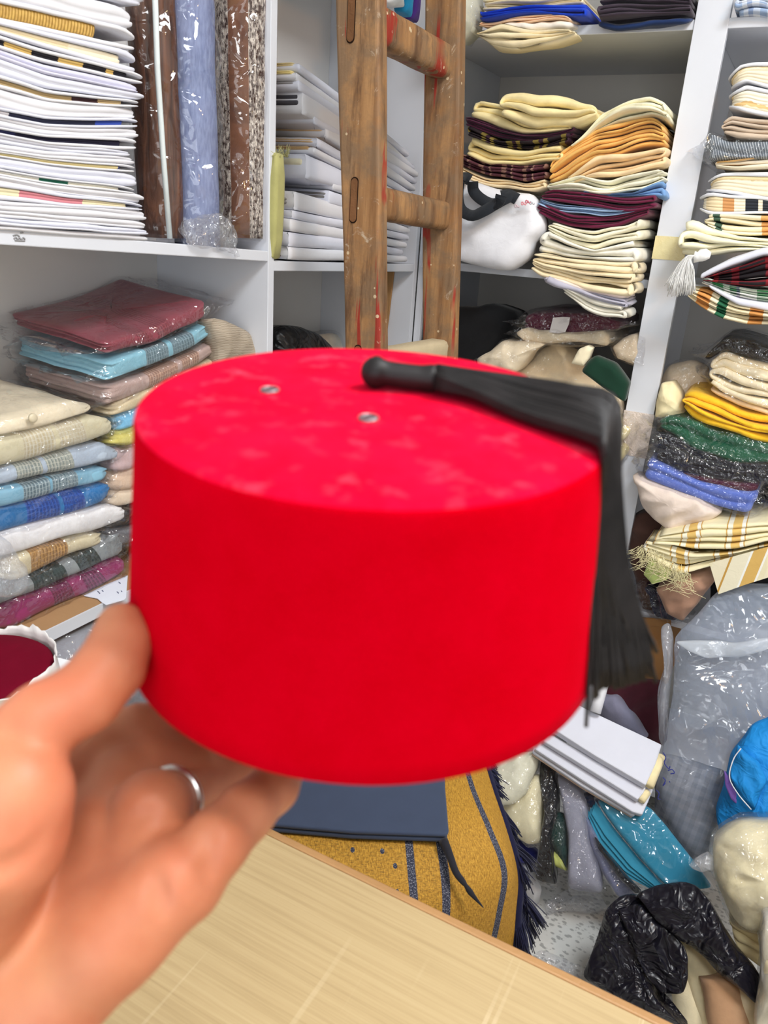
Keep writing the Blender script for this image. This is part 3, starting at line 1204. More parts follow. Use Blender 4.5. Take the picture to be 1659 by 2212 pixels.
# tassel: bound head, fanned strands over the rim and hanging down
SILK = NT('black_silk')
SILK.l(SILK.ramp(SILK.noise(90., 2.), [(.3, s2l((15, 13, 14))), (.7, s2l((30, 27, 28)))]), SILK.b.inputs['Base Color'])
SILK.p(Roughness=.5, Specular_IOR_Level=.3)


def top_pt(px, py, lift):
    return PL(px, py, TOPP) + AX * lift


head = spline([top_pt(799, 832, .0055), top_pt(812, 838, .0062), top_pt(830, 840, .0062), top_pt(865, 843, .0058), (top_pt(905, 846, .0055)), top_pt(938, 848, .0055)], 26)
hr = np.interp(np.linspace(0, 1, 26), [0, .07, .18, .3, .45, .8, .95, 1], [.0025, .0055, .0066, .0058, .0049, .0050, .0056, .0052])
Vh, Fh, _ = tube_geo(head, hr, 16)
tas = mesh('tassel', Vh, Fh, SILK.m, fez)
ring = [head[23] + FV * (.0062 * math.cos(t)) + AX * (.0062 * math.sin(t)) for t in np.linspace(0, 2 * math.pi, 20)]
rs = np.random.RandomState(3)
gs = []
zr = (PL(1290, 930, TOPP) - EYEP) @ FW
for k in range(330):
    q = rs.uniform(0, 1)                       # 0 far edge .. 1 near edge
    lay = rs.uniform(0, 1)
    lift = .002 + .0065 * lay * (1 - .55 * abs(2 * q - 1))
    a0 = top_pt(938, 838 + 22 * q, .003 + .006 * lay)
    a1 = top_pt(1010 + 10 * q, 835 + 45 * q, .0015 + lift)
    a2 = top_pt(1130 - 5 * q, 843 + 77 * q, lift)
    a3 = top_pt(1232 + 32 * q, 866 + 106 * q, lift + .001)
    # over the rim, then down along the outside of the wall
    w = 1 - q
    a4 = PL(1300 + 24 * w + 4 * lay, 886 + 108 * q, TOPP) + AX * (.001 + .003 * lay)
    a5 = PL(1294 + 40 * w + 6 * lay, 1030 + 50 * q, ('D', zr + .001 - .013 * q))
    a6 = PL(1288 + 54 * w + 10 * lay, 1180 + 20 * q, ('D', zr + .011 - .013 * q))
    sp = rs.normal(0, 5)
    a7 = PL(1288 + 76 * w + 10 * lay + sp, 1320, ('D', zr + .020 - .010 * q))
    L = rs.uniform(1390, 1492) - 18 * w
    a8 = PL(1290 + 98 * w + 10 * lay + sp * 2.2, L, ('D', zr + .028 - .008 * q))
    gs.append(tube_geo(spline([a0, a1, a2, a3, a4, a5, a6, a7, a8], 30), .00105, 4))
for (xs_, ye) in (((1284, 1276, 1272, 1268), 1500), ((1286, 1280, 1276, 1266), 1570), ((1285, 1283, 1279, 1276), 1480), ((1286, 1286, 1283, 1285), 1510), ((1284, 1278, 1276, 1281), 1460), ((1288, 1290, 1292, 1290), 1505)):
    y = np.linspace(1060, ye, 4)
    gs.append(tube_geo(spline([PL(a, b, ('D', zr - .012 + .010 * i)) for i, (a, b) in enumerate(zip(xs_, y))], 16), .0008, 4))
Vs, Fs, Us = join_geo(gs)
st = mesh('strands', Vs, Fs, SILK.m, tas)
st['kind'] = 'stuff'

# ------------------------------------------------------------------ hand
def sdf_mesh(prims, cuts, lo, hi, h):
    lo, hi = np.asarray(lo), np.asarray(hi)
    n = np.ceil((hi - lo) / h).astype(int) + 1
    g = np.stack(np.meshgrid(*[lo[i] + h * np.arange(n[i]) for i in range(3)], indexing='ij'), -1).astype(np.float32)
    D = np.full(n, 1., np.float32)

    def sub(a, b, rr):
        q0 = np.clip(np.floor((np.minimum(a, b) - rr - lo) / h).astype(int), 0, n - 1)
        q1 = np.clip(np.ceil((np.maximum(a, b) + rr - lo) / h).astype(int) + 1, 1, n)
        return tuple(slice(i, j) for i, j in zip(q0, q1))

    def cap(sl, a, b, ra, rb):
        a, b = np.asarray(a, np.float32), np.asarray(b, np.float32)
        ba = b - a
        pa = g[sl] - a
        t = np.clip((pa @ ba) / (ba @ ba), 0, 1)
        return np.linalg.norm(pa - t[..., None] * ba, axis=-1) - (ra + (rb - ra) * t)
    for a, b, ra, rb, k in prims:
        sl = sub(a, b, max(ra, rb) + k + 3 * h)
        d = cap(sl, a, b, ra, rb)
        E = D[sl]
        hh = np.clip(.5 + .5 * (E - d) / k, 0, 1)
        D[sl] = E * (1 - hh) + d * hh - k * hh * (1 - hh)
    for a, b, ra, rb, k in cuts:
        sl = sub(a, b, max(ra, rb) + k + 3 * h)
        d = -cap(sl, a, b, ra, rb)
        E = D[sl]
        hh = np.clip(.5 - .5 * (E - d) / k, 0, 1)
        D[sl] = E * (1 - hh) + d * hh + k * hh * (1 - hh)
    # naive surface nets
    S = D < 0
    c = np.zeros(n - 1, int)
    for dx in (0, 1):
        for dy in (0, 1):
            for dz in (0, 1):
                c += S[dx:n[0] - 1 + dx, dy:n[1] - 1 + dy, dz:n[2] - 1 + dz]
    act = (c > 0) & (c < 8)
    idx = -np.ones(n - 1, int)
    cells = np.argwhere(act)
    idx[act] = np.arange(len(cells))
    acc = np.zeros((len(cells), 3))
    cnt = np.zeros(len(cells))
    cor = [(x, y, z) for x in (0, 1) for y in (0, 1) for z in (0, 1)]
    for p in cor:
        for ax in range(3):
            if p[ax]:
                continue
            q = list(p)
            q[ax] = 1
            d0 = D[cells[:, 0] + p[0], cells[:, 1] + p[1], cells[:, 2] + p[2]]
            d1 = D[cells[:, 0] + q[0], cells[:, 1] + q[1], cells[:, 2] + q[2]]
            m = (d0 < 0) != (d1 < 0)
            t = d0[m] / (d0[m] - d1[m])
            P = np.tile(np.array(p, float), (m.sum(), 1))
            P[:, ax] = t
            acc[m] += P
            cnt[m] += 1
    V = lo + h * (cells + acc / cnt[:, None])
    Fc = []
    for ax in range(3):
        u, v = (ax + 1) % 3, (ax + 2) % 3
        a = np.moveaxis(S, ax, 0)
        e = np.argwhere(np.moveaxis(a[:-1] != a[1:], 0, ax))
        e = e[(e[:, u] > 0) & (e[:, v] > 0) & (e[:, u] < n[u] - 1) & (e[:, v] < n[v] - 1)]
        du, dv = np.eye(3, dtype=int)[u], np.eye(3, dtype=int)[v]
        q = [idx[tuple((e - k).T)] for k in (0 * du, du, du + dv, dv)]
        ins = S[tuple(e.T)]
        Q = np.stack(q, 1)
        Q[~ins] = Q[~ins][:, ::-1]
        Fc.append(Q)
    return V, np.concatenate(Fc)


def HP(px, py, zc):
    return PL(px, py, ('D', zc))


prims, cuts = [], []


def chain(pts, k=.006):
    for (a, b) in zip(pts[:-1], pts[1:]):
        prims.append((HP(*a[:3]), HP(*b[:3]), a[3], b[3], k))


wrist = (-120, 2260, .262, .026)
# palm: metacarpal fans
mcpI, mcpM, mcpR, mcpP = (120, 1730, .292, .0125), (210, 1790, .280, .0130), (315, 1850, .271, .0130), (400, 1905, .262, .0120)
for m in (mcpI, mcpM, mcpR, mcpP):
    chain([wrist, m], .012)
chain([(110, 2165, .254, .0165), (245, 2025, .253, .0140), (370, 1900, .256, .0122)], .010)          # little-finger side of the palm
chain([(-260, 2480, .275, .030), wrist], .012)
chain([(-90, 1930, .245, .024), (-20, 1800, .236, .0215), (30, 1715, .236, .0175)], .008)             # ball of the thumb
# thumb
chain([(10, 1640, .245, .0155), (95, 1555, .247, .0118), (185, 1505, .252, .0112), (240, 1440, .258, .0108), (262, 1385, .264, .0096), (262, 1352, .268, .0082)], .004)
# fingers: little, ring, middle, index
chain([mcpP, (465, 1820, .266, .0112), (530, 1755, .277, .0100), (590, 1700, .290, .0090), (620, 1655, .302, .0078)], .004)
chain([mcpR, (328, 1752, .277, .0140), (385, 1725, .297, .0098), (445, 1705, .318, .0088), (500, 1660, .332, .0078)], .004)
chain([mcpM, (260, 1680, .300, .0112), (330, 1640, .312, .0100), (420, 1640, .322, .0096), (520, 1665, .334, .0086), (575, 1640, .342, .0076)], .004)
chain([mcpI, (215, 1615, .312, .0108), (300, 1575, .318, .0098), (385, 1570, .330, .0090), (450, 1560, .340, .0078)], .004)
allp = np.array([p for q in prims for p in q[:2]])
LO, HI = allp.min(0) - .034, allp.max(0) + .034
V0, _ = sdf_mesh(prims, [], LO, HI, .004)
d0 = V0 - EYEP
zc0 = d0 @ FW
px0 = np.stack([W / 2 + F * (d0 @ CR) / zc0, H / 2 - F * (d0 @ CU) / zc0], 1)


def surf(x, y):
    d = np.hypot(px0[:, 0] - x, px0[:, 1] - y)
    m = d < 45
    return zc0[m].min() if m.any() else .27


def crease(pts, r=.0013, k=.0035, sink=.0):
    # skin folds: shallow grooves pressed into the surface
    P = [HP(x, y, surf(x, y) + sink) for x, y in spline([(a, b, 0) for a, b in pts], 9)[:, :2]]
    for (a, b) in zip(P[:-1], P[1:]):
        cuts.append((a, b, r, r, k))


crease([(430, 1712), (443, 1770), (452, 1830), (456, 1885)], .0026)
crease([(188, 1730), (225, 1772), (268, 1797), (302, 1842), (332, 1902), (350, 1965)], .0024)
crease([(152, 1640), (156, 1700), (142, 1770), (100, 1830), (40, 1872), (-20, 1890)], .003)
crease([(150, 1790), (160, 1822), (168, 1850)], .002)
crease([(235, 1757), (290, 1768), (340, 1742)], .0016)
crease([(-20, 1568), (60, 1592), (140, 1628)], .002)
crease([(347, 1575), (340, 1605), (338, 1640)], .0018)
V, Fc = sdf_mesh(prims, cuts, LO, HI, .0016)
hand = mesh('person', V, Fc.tolist(), skin(), loc=base_of(V))
for _ in range(1):
    m = hand.modifiers.new('smooth', 'SMOOTH')
    m.factor = .5
    m.iterations = 3
tag(hand, 'bare left hand, palm up, thumb and fingers gripping the red fez', 'person')
# silver ring on the ring finger
a, b = HP(352, 1737, .286), HP(385, 1725, .297)
d = (b - a) / np.linalg.norm(b - a)
e1 = np.cross(d, AX)
e1 /= np.linalg.norm(e1)
e2 = np.cross(d, e1)
rc_ = (a + b) / 2
ringp = [rc_ + .0118 * (e1 * math.cos(t) + e2 * math.sin(t)) for t in np.linspace(0, 2 * math.pi, 41)]
Vr, Fr, _ = tube_geo(ringp, .0016, 8, cap=False)
tag(mesh('finger_ring', Vr, Fr, plain('silver', (214, 210, 205), .22, .5, metallic=1.), loc=base_of(Vr)), 'plain silver band worn on the ring finger', 'ring')

# ------------------------------------------------------------------ parcels stacked on the upper left shelf
PAPER = paper()
PAPERB = paper((222, 224, 236))
PAPERL = paper((216, 216, 236))


def span(top, bot, pl):
    a = planar(np.asarray([top[0], top[-1], bot[0], bot[-1]], float), pl)
    return (np.linalg.norm(a[1] - a[0]) + np.linalg.norm(a[3] - a[2])) / 2


def fstr(cols, name='parcel_fabric'):
    """fabric coloured in blocks along the parcel; cols = [(fraction, rgb)] of its length"""
    return lambda L: striped(cols, L * 1.02, name=name, bscale=500.)


def parcel(label, top, bot, pl, depth, fab=None, fcut=.94, nl=2, group=None, pm=None, ft=(.2, .8), paper_t=.22, rc=.012, finset=-.0035, noise=.0012, fnl=2, fl=0.):
    sd = nseed()
    pm = pm or PAPER
    kw = dict(noise=noise, nfreq=5., rc=rc, puff=.001)
    if fab is None:
        V, Fc, UV = bundle_geo(top, bot, pl, depth, nl, groove=.0035, seed=sd, loose=.9, **kw)
        o = mesh('paper_parcel', V, Fc, pm, uv=UV, loc=base_of(V))
    else:
        g1 = bundle_geo(top, bot, pl, depth, 1, groove=.0012, seed=sd, t0=1 - paper_t, t1=1., **kw)
        g2 = bundle_geo(top, bot, pl, depth, 1, groove=.0012, seed=sd, t0=0., t1=paper_t, **kw)
        V, Fc, UV = join_geo([g1, g2])
        o = mesh('paper_parcel', V, Fc, pm, uv=UV, loc=base_of(V))
        S = np.linspace(fl, fcut, 9)
        t2 = [tuple(q) for q in poly_s(top, S)]
        b2 = [tuple(q) for q in poly_s(bot, S)]
        m = fab(span(t2, b2, pl)) if callable(fab) else fab
        V2, F2, U2 = bundle_geo(t2, b2, pl, depth - .01, fnl, groove=.002, seed=sd, t0=ft[0], t1=ft[1], off=finset, **kw)
        mesh('inner_fabric', V2, F2, m, o, uv=U2)
    return tag(o, label, 'parcel', group or 'white paper parcels stacked on the upper left shelf')


BLK, GLD, NVY = (30, 28, 34), (196, 164, 96), (42, 46, 92)
Lp = ('X', -.872)
CREAMF = (228, 218, 178)
WP = 'flat white paper parcel showing no fabric, in the tall stack beside the fabric rolls'
rows = [
    (1345, 1372, 940, 1412, 1446, 0, WP, None),
    (1300, 1345, 926, 1373, 1410, 0, WP, None),
    (1255, 1300, 905, 1325, 1372, 0, WP, None),
    (1195, 1255, 915, 1258, 1322, 3, WP, None),
    (1090, 1195, 885, 1222, 1262, 8, 'white paper parcel with pink and cream striped fabric showing along its front', fstr([(0, (206, 132, 140)), (.33, (226, 214, 176)), (.72, (236, 226, 196)), (.74, (204, 120, 130)), (.88, (226, 216, 178))])),
    (1045, 1090, 890, 1160, 1222, 10, WP, None),
    (1003, 1045, 833, 1122, 1162, 12, 'white paper parcel with a short green strip of fabric showing', fstr([(0, (225, 222, 210)), (.46, (40, 104, 84)), (.62, (226, 222, 206))])),
    (935, 1003, 852, 1038, 1120, 12, WP, None),
    (900, 935, 840, 988, 1036, 14, 'white paper parcel with thin yellow and blue fabric edge', fstr([(0, (220, 204, 150)), (.68, (56, 66, 130)), (.78, (222, 206, 150))])),
    (853, 900, 850, 938, 988, 16, WP, None),
    (800, 853, 815, 903, 940, 20, WP, None),
    (752, 800, 845, 822, 900, 30, 'white paper parcel with black-blue fabric showing all along, above the yellow and blue one', fstr([(0, (30, 28, 48)), (.9, (40, 42, 80))])),
    (695, 752, 870, 764, 824, 36, WP, None),
    (635, 695, 858, 708, 768, 38, 'white paper parcel with bright blue and navy knit fabric inside', fstr([(0, (52, 74, 156)), (.40, (208, 204, 206)), (.53, (40, 42, 62))])),
    (520, 635, 860, 644, 710, 42, 'thick white paper parcel without visible fabric below the beige and brown one', None),
    (440, 520, 855, 600, 646, 42, 'white paper parcel with beige and dark brown striped fabric', fstr([(0, (168, 146, 104)), (.54, (62, 40, 42)), (.68, (186, 162, 120))])),
    (345, 440, 895, 557, 602, 32, WP, None),
    (285, 345, 850, 510, 560, 24, 'pale lavender paper parcel just under the black and gold striped one', None),
    (205, 285, 886, 445, 512, 12, 'white paper parcel with black and gold striped fabric', fstr([(0, BLK), (.36, GLD), (.51, BLK), (.65, GLD), (.78, BLK), (.9, GLD), (.94, BLK)])),
    (130, 205, 835, 310, 445, 4, 'translucent white parcel holding pale beige fabric', fstr([(0, (224, 208, 172)), (.7, (232, 222, 196))])),
    (-20, 130, 830, 180, 310, 0, 'white paper parcel holding thick ribbed golden fabric', 'gold'),
    (-150, -20, 826, 60, 180, 0, 'white paper parcel resting on the golden ribbed fabric', None),
    (-260, -150, 880, -60, 52, 0, 'topmost white paper parcel of the stack', None),
]
gold = NT('ribbed_gold')
_u = uvx(gold)
_w = gold.math('SINE', gold.math('MULTIPLY', _u, 1500.))
gold.l(gold.mix(gold.ramp(gold.noise(160., 3.), [(.3, .0), (.7, .6)]), s2l((208, 168, 84)), s2l((160, 116, 48))), gold.b.inputs['Base Color'])
gold.bump(_w, .5, .002)
gold.p(Roughness=.6)
for i, (yl, yb, tx, ty, tyb, sag, lb, fab) in enumerate(rows):
    if lb == WP:
        lb = 'flat white paper parcel, %s up from the shelf board beside the fabric rolls' % ('first second third fourth fifth sixth seventh eighth ninth tenth eleventh twelfth thirteenth fourteenth fifteenth sixteenth seventeenth'.split()[i])
    th, tht = (yb - yl), (tyb - ty)
    m1, m2 = (ty - yl) / tx, (tyb - yb) / tx
    top = Z('a', (-300, yl - m1 * 300), (-40, yl - m1 * 40), (270, yl + m1 * 270 + sag), (320, yl + m1 * 320 + sag * .97), (tx - 80, yl + m1 * (tx - 80) + sag * .15), (tx, ty + tht * .38))
    bot = Z('a', (-300, yb - m2 * 300), (-40, yb - m2 * 40), (270, yb + m2 * 270 + sag), (320, yb + m2 * 320 + sag * .97), (tx - 80, yb + m2 * (tx - 80) + sag * .15), (tx, tyb - tht * .12))
    pm = PAPERL if 'lavender' in lb else (PAPERB if i % 3 == 1 else PAPER)
    if fab == 'gold':
        parcel(lb, top, bot, Lp, .22, gold.m, fcut=.80, ft=(.18, .86), paper_t=.2, fnl=1)
    elif fab:
        parcel(lb, top, bot, Lp, .22, fab, pm=pm, ft=(.22, .72), paper_t=.27, fcut=.93)
    else:
        parcel(lb, top, bot, Lp, .22, None, pm=pm, nl=1 if th < 45 else 2)


# ------------------------------------------------------------------ fabric rolls standing on that shelf
def cyl_geo(a, b, ra, rb, n=48, m=10, wob=0., seed=0, u0=None):
    a, b = np.asarray(a, float), np.asarray(b, float)
    ax = (b - a) / np.linalg.norm(b - a)
    vd = EYEP - (a + b) / 2
    vd = vd - ax * (vd @ ax)
    vd /= np.linalg.norm(vd)
    sd = np.cross(ax, vd)
    V, UV = [], []
    for i in range(m + 1):
        t = i / m
        for j in range(n + 1):
            u = j / n
            th = (u - .5) * 2 * math.pi
            r = (ra + (rb - ra) * t)
            V.append(a + (b - a) * t + r * (vd * math.cos(th) + sd * math.sin(th)))
            UV.append((u, t * np.linalg.norm(b - a)))
    V = np.array(V)
    if wob:
        c = a + np.outer((V - a) @ ax, ax)
        d = V - c
        d /= np.linalg.norm(d, axis=1)[:, None]
        V = V + d * (snoise(V, 12., seed) * wob)[:, None]
        V[n::n + 1] = V[0::n + 1]
    Fc = [(i * (n + 1) + j, i * (n + 1) + j + 1, (i + 1) * (n + 1) + j + 1, (i + 1) * (n + 1) + j) for i in range(m) for j in range(n)]
    k = len(V)
    V = np.vstack([V, a, b])
    UV = np.vstack([UV, (.5, 0), (.5, 1)])
    Fc += [(j + 1, j, k) for j in range(n)] + [(m * (n + 1) + j, m * (n + 1) + j + 1, k + 1) for j in range(n)]
    return V, Fc, np.array(UV)


def roll(label, p0, p1, xpl, r, mat, group='fabric rolls standing on the upper left shelf', film_r=.004, skirt=.0, fm=None, spin=0):
    a, b = PL(*p0, ('X', xpl)), PL(*p1, ('X', xpl))
    V, Fc, UV = cyl_geo(a, b, r, r * .97, wob=.0012, seed=nseed())
    o = fix_normals(mesh('fabric_roll', V, Fc, mat, uv=UV, loc=base_of(V)))
    tag(o, label, 'fabric roll', group)
    V2, F2, U2 = cyl_geo(a + (a - b) * .02, b + (b - a) * .012, r + film_r, r + film_r + skirt * .3, n=40, m=30, wob=.0045, seed=nseed())
    V2 = V2 + ((V2 - (a + b) / 2) * 0)
    fix_normals(mesh('plastic_wrap', V2, F2, fm or FILMR, o, uv=U2))
    return o, a, b


brn = NT('brown_net')
_n = brn.noise(1., 5., vec=brn.mapping((60, 60, 8)), dist=1.5)
brn.l(brn.ramp(_n, [(.3, s2l((58, 36, 28))), (.55, s2l((104, 66, 46))), (.75, s2l((140, 92, 64)))]), brn.b.inputs['Base Color'])
brn.bump(_n, .6, .004)
brn.p(Roughness=.6)
o, a, b = roll('dark brown net fabric roll in clear plastic with a pale selvedge', (322, -50), (350, 512), -.945, .036, brn.m)
V, Fc, _ = tube_geo([PL(333, -60, ('X', -.905)), PL(340, 150, ('X', -.903)), PL(352, 330, ('X', -.902)), PL(367, 515, ('X', -.902))], .0042, 8)
mesh('selvedge', V, Fc, striped([(0, (214, 222, 222)), (.4, (96, 104, 112)), (.6, (220, 226, 226))], .004, 'x', name='selvedge'), o)

blu = NT('blue_chambray')
_a = blu.noise(1., 5., vec=blu.mapping((240, 240, 60)))
_b = blu.noise(6., 3.)
blu.l(blu.mix(blu.ramp(_b, [(.35, 0.), (.65, .5)]), blu.ramp(_a, [(.3, s2l((104, 118, 158))), (.7, s2l((148, 162, 198)))]), s2l((136, 138, 166))), blu.b.inputs['Base Color'])
blu.bump(_a, .2, .001)
blu.p(Roughness=.8)
br_, _, _ = roll('grey-blue plain fabric roll in crinkled clear plastic', (404, -50), (427, 533), -.925, .0385, blu.m, skirt=.02)
pillow('plastic_skirt', None, None, Z('a', (1085, 1330), (1200, 1290), (1310, 1265), (1390, 1370), (1400, 1440), (1425, 1545), (1350, 1500), (1300, 1470), (1200, 1485), (1120, 1465)), ('X', -.876), .012, film(opac=.4, scale=34., strength=1., milk=.12), parent=br_, noise=.005, rid=.008, nfreq=18., back=.006)

dot = NT('brown_slub_stripe')
_u = uvx(dot)
dm = dot.ramp(_u, [(0, 0.), (.325, 1.), (.455, 0.), (.575, 1.), (.70, 0.)], const=True)
lines = dot.math('SINE', dot.math('MULTIPLY', _u, 720.))
nz = dot.noise(1., 3., vec=dot.mapping((190, 190, 110)), rough=.7)
wh = dot.math('MULTIPLY', dm, dot.ramp(dot.math('ADD', dot.math('MULTIPLY', lines, .10), nz), [(.48, 0.), (.56, 1.)]))
wool = dot.noise(14., 5., rough=.7, dist=1.)
bb = dot.ramp(wool, [(.3, s2l((86, 54, 38))), (.7, s2l((134, 88, 60)))])
bb = dot.mix(dm, bb, s2l((66, 44, 36)))
dot.l(dot.mix(wh, bb, s2l((226, 216, 204))), dot.b.inputs['Base Color'])
dot.bump(dot.math('ADD', wool, wh), .5, .003)
dot.p(Roughness=.85)
roll('brown fabric roll with speckled white stripes in clear plastic', (519, -50), (526, 512), -.935, .0445, dot.m, skirt=.012)

# ------------------------------------------------------------------ parcels fanned out in the second bay
Mp = ('X', -.872)
q = [(240, 380, 425), (225, 430, 478), (235, 482, 540), (265, 545, 690), (335, 692, 745), (405, 757, 830), (350, 838, 890), (330, 895, 935), (285, 938, 1085),
     (450, 1098, 1155), (430, 1160, 1245), (215, 1168, 1282), (200, 1285, 1336), (190, 1340, 1415), (180, 1420, 1508), (175, 1512, 1592)]
endc = [(214, 196, 150), (222, 204, 140), (150, 148, 150), (70, 68, 74), (224, 208, 200), (214, 182, 140), (206, 176, 136), (196, 160, 110), (210, 204, 178), (150, 148, 140), (120, 118, 116), (140, 138, 138), (110, 108, 112), (90, 88, 96), (120, 116, 112), (110, 100, 92)]
slot = ['cream fabric', 'yellowish cream fabric', 'grey fabric', 'black-grey fabric', 'pale pink fabric', 'tan fabric folded thick', 'light tan fabric', 'brown-tan fabric', 'pale olive fabric', 'grey-beige fabric', 'dark taupe fabric']
for i, (x, y0, y1) in enumerate(q):
    yr = 930 + i * 42.5
    xr = (925, 930, 970, 985, 985, 975, 965, 955, 955, 955, 950, 945, 935, 915, 900, 925)[i]
    top = Z('b', (x, y0), (x + (xr - x) * .5, y0 + (yr - y0) * .47), (xr, yr + 4))
    bot = Z('b', (x, y1), (x + (xr - x) * .5, y1 + (yr + 40 - y1) * .5), (xr, yr + 38))
    sd = nseed()
    V, Fc, UV = bundle_geo(top, bot, Mp, .2, 1, groove=.004, seed=sd, noise=.0012, nfreq=5., rc=.006, puff=.001)
    if i < 11:
        lb = 'white parcel with %s at its open end, fanned stack behind ladder' % slot[i]
    else:
        lb = 'closed white paper parcel beside the lime cloth, %s up from the shelf' % ('fifth fourth third second first'.split()[i - 11])
    o = tag(mesh('paper_parcel', V, Fc, PAPER if i % 2 else PAPERB, uv=UV, loc=base_of(V)), lb, 'parcel', 'white paper parcels fanned out behind the ladder')
    S = np.linspace(0, .5, 5)
    t2, b2 = [tuple(p) for p in poly_s(top, S)], [tuple(p) for p in poly_s(bot, S)]
    t2 = [(px + .8, py) for px, py in t2]
    b2 = [(px + .8, py) for px, py in b2]
    ft = (.3, .75) if i < 11 else (.25, .6)
    V2, F2, U2 = bundle_geo(t2, b2, ('X', -.885 if i < 11 else -.895), .17, 2, groove=.003, seed=sd, t0=ft[0], t1=ft[1], noise=.0008, rc=.004, off=.003, puff=.001)
    V2[:, 1] += V[:, 1].min() - V2[:, 1].min() - .0025
    mesh('inner_fabric', V2, F2, cloth(endc[i]), o, uv=U2)

# upright lime cloth with frayed top
LIME = cloth((172, 168, 108), bscale=500.)
o = bundle('folded_fabric', 'lime green cloth folded upright beside the white parcels, frayed on top', 'fabric', Z('b', (92, 960), (130, 945), (184, 955)), Z('b', (88, 1570), (130, 1592), (165, 1585)), ('X', -.868), .06, LIME, nl=1, rc=.02, noise=.003)
rs = np.random.RandomState(5)
gs = []
for k in range(60):
    x = rs.uniform(92, 182)
    p0 = PL(*Z('b', (x, 965))[0], ('X', -.868 - rs.uniform(0, .05)))
    d = np.array([rs.uniform(-.01, .01), rs.uniform(-.012, .012), rs.uniform(.006, .022)])
    gs.append(tube_geo([p0, p0 + d * .5, p0 + d + np.array([0, rs.uniform(-.006, .006), 0])], .0004, 3))
V, Fc, U = join_geo(gs)
fr = mesh('frayed_threads', V, Fc, LIME, o)
fr['kind'] = 'stuff'

# lower compartment of the second bay
BLKP = crinkled('black_plastic', (18, 18, 21), .3, 16., .6)
pillow('plastic_bag', 'bulging black plastic bag on the lower shelf of the second left bay', 'bag', [(585, 770), (588, 716), (606, 702), (640, 704), (675, 716), (703, 738), (718, 775), (725, 900), (700, 990), (600, 990)], ('X', -1.02), .06, BLKP, rid=.006, back=.05)
pillow('plastic_bag', 'cream cloth in clear plastic behind the black bag', 'bag', [(650, 790), (660, 742), (690, 722), (720, 718), (745, 735), (750, 800), (748, 930), (690, 960)], ('X', -1.1), .04, cloth((214, 206, 188)), film=FILMW, back=.02)
tag(slab('cardboard_sheet', [(813, 588), (850, 587), (838, 690), (822, 800), (800, 960), (770, 960), (790, 760)], ('Y', 1.79), .006, plain('brown_card', (168, 128, 84), .8, .2, .2, 60)), 'brown cardboard sheet leaning against the side panel', 'cardboard')

# small bright yarn bundles on the top shelf of the second bay
for (lb, pts, c) in (('turquoise yarn bundle on the top shelf behind the ladder', [(868, -20), (889, -20), (886, 38), (872, 24)], (40, 150, 200)),
                     ('purple yarn bundle on the top shelf behind the ladder', [(889, -20), (903, -20), (899, 50), (885, 40)], (70, 40, 120)),
                     ('white plastic bag beside the turquoise yarn', [(826, -20), (868, -20), (871, 16), (845, 14), (832, 6)], (225, 228, 230))):
    pillow('yarn_bundle' if 'yarn bundle' in lb else 'plastic_bag', lb, 'yarn' if 'yarn bundle' in lb else 'bag', pts, ('X', -.87), .012, cloth(c), noise=.002, back=.02)

# ------------------------------------------------------------------ garments in plastic on the lower left shelf
Gp = ('X', -.925)
GG = 'folded embroidered garments in plastic, front stack'


def garment(label, f, top, bot, base, thread=None, bands=None, dark=None, pl=Gp, depth=.2, nl=3, group=GG, lift=0., fm=None, groove=.006, fl=.02, **kw):
    tp, bt = Z(f, *top), Z(f, *bot)
    if bands:
        L = span(tp, bt, pl)
        m = embroid(base, thread, [(a * L, b * L) for a, b in bands], dark=dark)
    else:
        m = cloth(base)
    return bundle('garment_pack', label, 'garment', tp, bt, pl, depth, m, nl=nl, group=group, film=fm or FILM, lift=lift, groove=groove, ends=True, rc=kw.pop('rc', .022), filmkw=dict(flap=fl, off=.003, rid=.003), **kw)


garment('cream buttoned garment on top of the front stack', 'f', [(-100, 965), (200, 893), (450, 833), (565, 846)], [(-100, 1052), (0, 1027), (300, 962), (565, 862)], (222, 210, 184), lift=.05)
pillow('button', 'round cream button on the topmost cream garment', 'button', Z('f', *[(192 + 26 * math.cos(t), 918 + 28 * math.sin(t)) for t in np.linspace(0, 6.28, 14, endpoint=False)]), ('X', -.919), .003, plain('cream_button', (216, 204, 176), .3, .5), noise=0, M=24, nr=5, back=.002)
garment('cream garment with silvery embroidered bands', 'f', [(-100, 1068), (0, 1032), (300, 967), (520, 908), (672, 925)], [(-100, 1232), (0, 1202), (350, 1112), (650, 1022), (680, 960)], (222, 214, 182), (226, 222, 206), [(.30, .52), (.55, .74)], (206, 192, 156))
garment('pale blue-grey garment with gold-grey embroidered bands', 'f', [(-100, 1248), (0, 1217), (430, 1102), (600, 1062), (712, 1098)], [(-100, 1340), (0, 1312), (400, 1222), (690, 1150), (714, 1112)], (186, 200, 216), (206, 206, 190), [(.24, .42), (.45, .63)], (128, 138, 130))
garment('light blue garment with grey embroidered bands, in the front stack', 'g', [(-150, 250), (0, 217), (450, 132), (900, 32), (975, 55)], [(-150, 420), (0, 392), (400, 302), (900, 160), (982, 104)], (140, 190, 214), (180, 194, 196), [(.30, .50), (.52, .71)], (92, 112, 122))
garment('mid blue garment with dark blue embroidered bands', 'g', [(-150, 436), (0, 402), (500, 272), (940, 168), (1000, 195)], [(-150, 640), (30, 602), (450, 482), (900, 342), (1000, 222)], (54, 124, 186), (58, 98, 190), [(.33, .55), (.58, .74)], (34, 62, 138))
